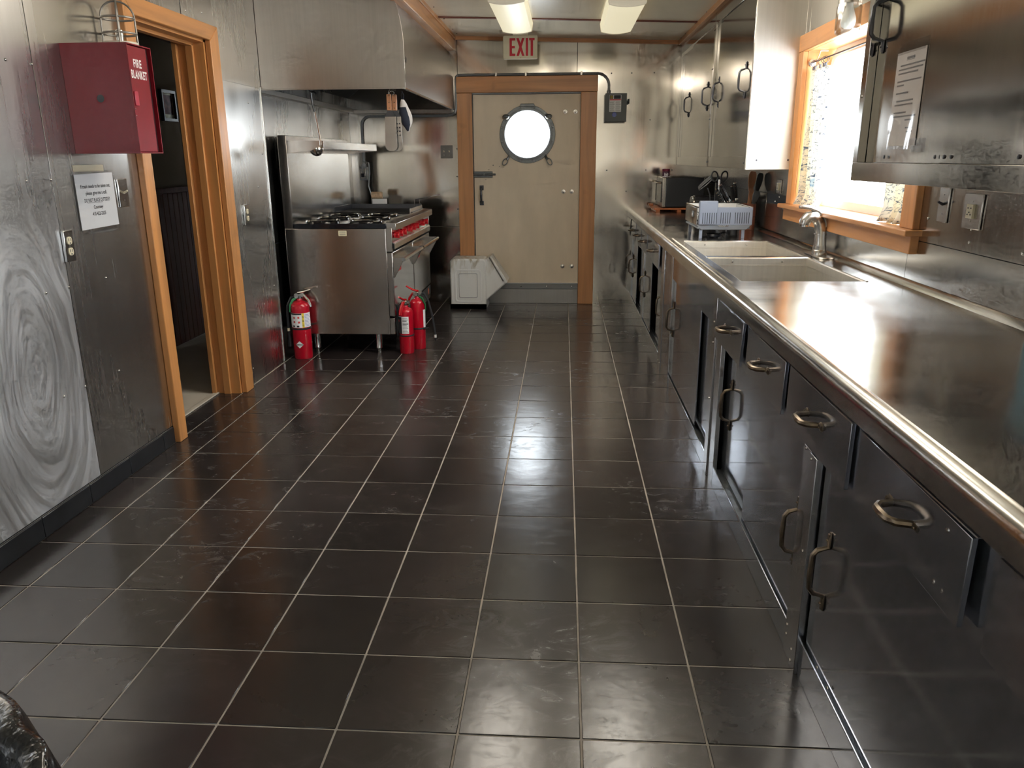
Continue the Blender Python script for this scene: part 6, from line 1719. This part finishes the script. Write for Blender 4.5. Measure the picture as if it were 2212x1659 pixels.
# ================================================================== WINDOW DRESSING AND LAMP
rd = thing('curtain_rod', 'thin dark curtain rod with clip rings across the kitchen window', 'curtain rod', (XR + 0.03, 3.83, 1.84))
RXr = XR + 0.022; RZ = 1.845
MB().cyl((RXr, WY0 + 0.001, RZ), (RXr, WY1 - 0.001, RZ), 0.0042, n=10).build('rod', 'darkmetal', rd)
for yy, s_ in ((WY1 - 0.001, -1), (WY0 + 0.001, 1)):
    MB().lathe([(0.020, 0.0), (0.019, s_ * 0.008), (0.008, s_ * 0.011), (1e-7, s_ * 0.011)], (RXr, yy, RZ), 'y', 16).build('rod_socket', 'nickel', rd)
def rings(ys):
    for yy in ys:
        MB().tube([(RXr + 0.016 * math.cos(t), yy + 0.004 * math.sin(t), RZ - 0.008 + 0.016 * math.sin(t)) for t in [2 * PI * k / 14 for k in range(14)]], 0.0016, 6, closed=True).build('ring', 'darkmetal', rd)
        MB().box(RXr - 0.004, RXr + 0.004, yy - 0.007, yy + 0.007, RZ - 0.040, RZ - 0.024).build('clip', 'darkmetal', rd)
rings((4.53, 4.50, 4.42, 4.36, 4.33)); rings((3.14, 3.20, 3.27))
MB().tube([(RXr + 0.005, 4.52, RZ), (RXr + 0.02, 4.53, RZ + 0.03), (RXr + 0.03, 4.54, WZ1 - 0.004), (RXr + 0.07, 4.54, WZ1 - 0.004)], 0.003, 6).build('wire_support', 'nickel', rd)
def curtain(label, y0t, y1t, y0b, y1b, zb, seed, dirn):
    t = thing('curtain', label, 'curtain', (RXr, (y0b + y1b) / 2, zb), 'nautical chart curtains at the window')
    r_ = random.Random(seed); p0 = r_.uniform(0, 6)
    def fn(u, v):
        z = RZ - 0.038 - v * (RZ - 0.038 - zb)
        y = (y0t + (y1t - y0t) * u) * (1 - v) + (y0b + (y1b - y0b) * u) * v
        g = 0.35 + 0.65 * min(1, v * 2)
        amp = 0.020 * g
        x = RXr + 0.008 + amp * math.sin(u * 2 * PI * 3.5 + p0) + 0.006 * math.sin(u * 15 + v * 4)
        if v > 0.93: x -= 0.02 * (v - 0.93) / 0.07; 
        y += 0.006 * math.sin(u * 21 + p0) * v
        return (x, y, z)
    MB().sheet(60, 40, fn).build('cloth', 'curtain', t, solid=0.0012)
    MB().sheet(60, 1, lambda u, v: (fn(u, 0.985 + v * 0.015)[0] - 0.0016, fn(u, 0.985 + v * 0.015)[1], fn(u, 0.985 + v * 0.015)[2])).build('hem', 'curtain', t)
    return t
curtain('blue and cream chart print curtain gathered at the far side of the window', 4.56, 4.30, 4.565, 4.22, WZ0 + 0.003, 5, 1)
curtain('chart print curtain mostly hidden behind the near wall cabinet', 3.10, 3.32, 3.095, 3.36, WZ0 + 0.003, 9, 1)
jl = thing('jar_lamp', 'clear glass jar lamp with a white bulb above the window', 'lamp', (1.20, 3.69, 1.855))
JX, JY = 1.20, 3.685
MB().lathe([(1e-7, 0.0), (0.040, 0.002), (0.050, 0.014), (0.0515, 0.03), (0.0515, 0.115), (0.046, 0.128), (0.046, 0.14), (0.044, 0.14), (0.044, 0.127), (0.0495, 0.114), (0.0495, 0.03), (0.048, 0.016), (0.038, 0.005), (1e-7, 0.003)], (JX, JY, 1.855), 'z', 28).build('jar', 'jarglass', jl)
MB().lathe([(0.0475, 0.0), (0.0475, 0.030), (0.044, 0.034), (1e-7, 0.034)], (JX, JY, 1.983), 'z', 24).build('lid_collar', 'nickel', jl)
MB().lathe([(0.013, 0.13), (0.014, 0.11), (0.022, 0.085), (0.030, 0.062), (0.0305, 0.045), (0.025, 0.030), (0.012, 0.021), (1e-7, 0.019)], (JX, JY, 1.865), 'z', 20).build('bulb', 'bulb', jl)
MB().tube([(JX, JY, 2.015), (JX, JY, 2.05), (JX + 0.04, JY, 2.075), (XR - 0.001, JY, 2.075)], 0.012, 10).build('bracket_arm', 'nickel', jl)
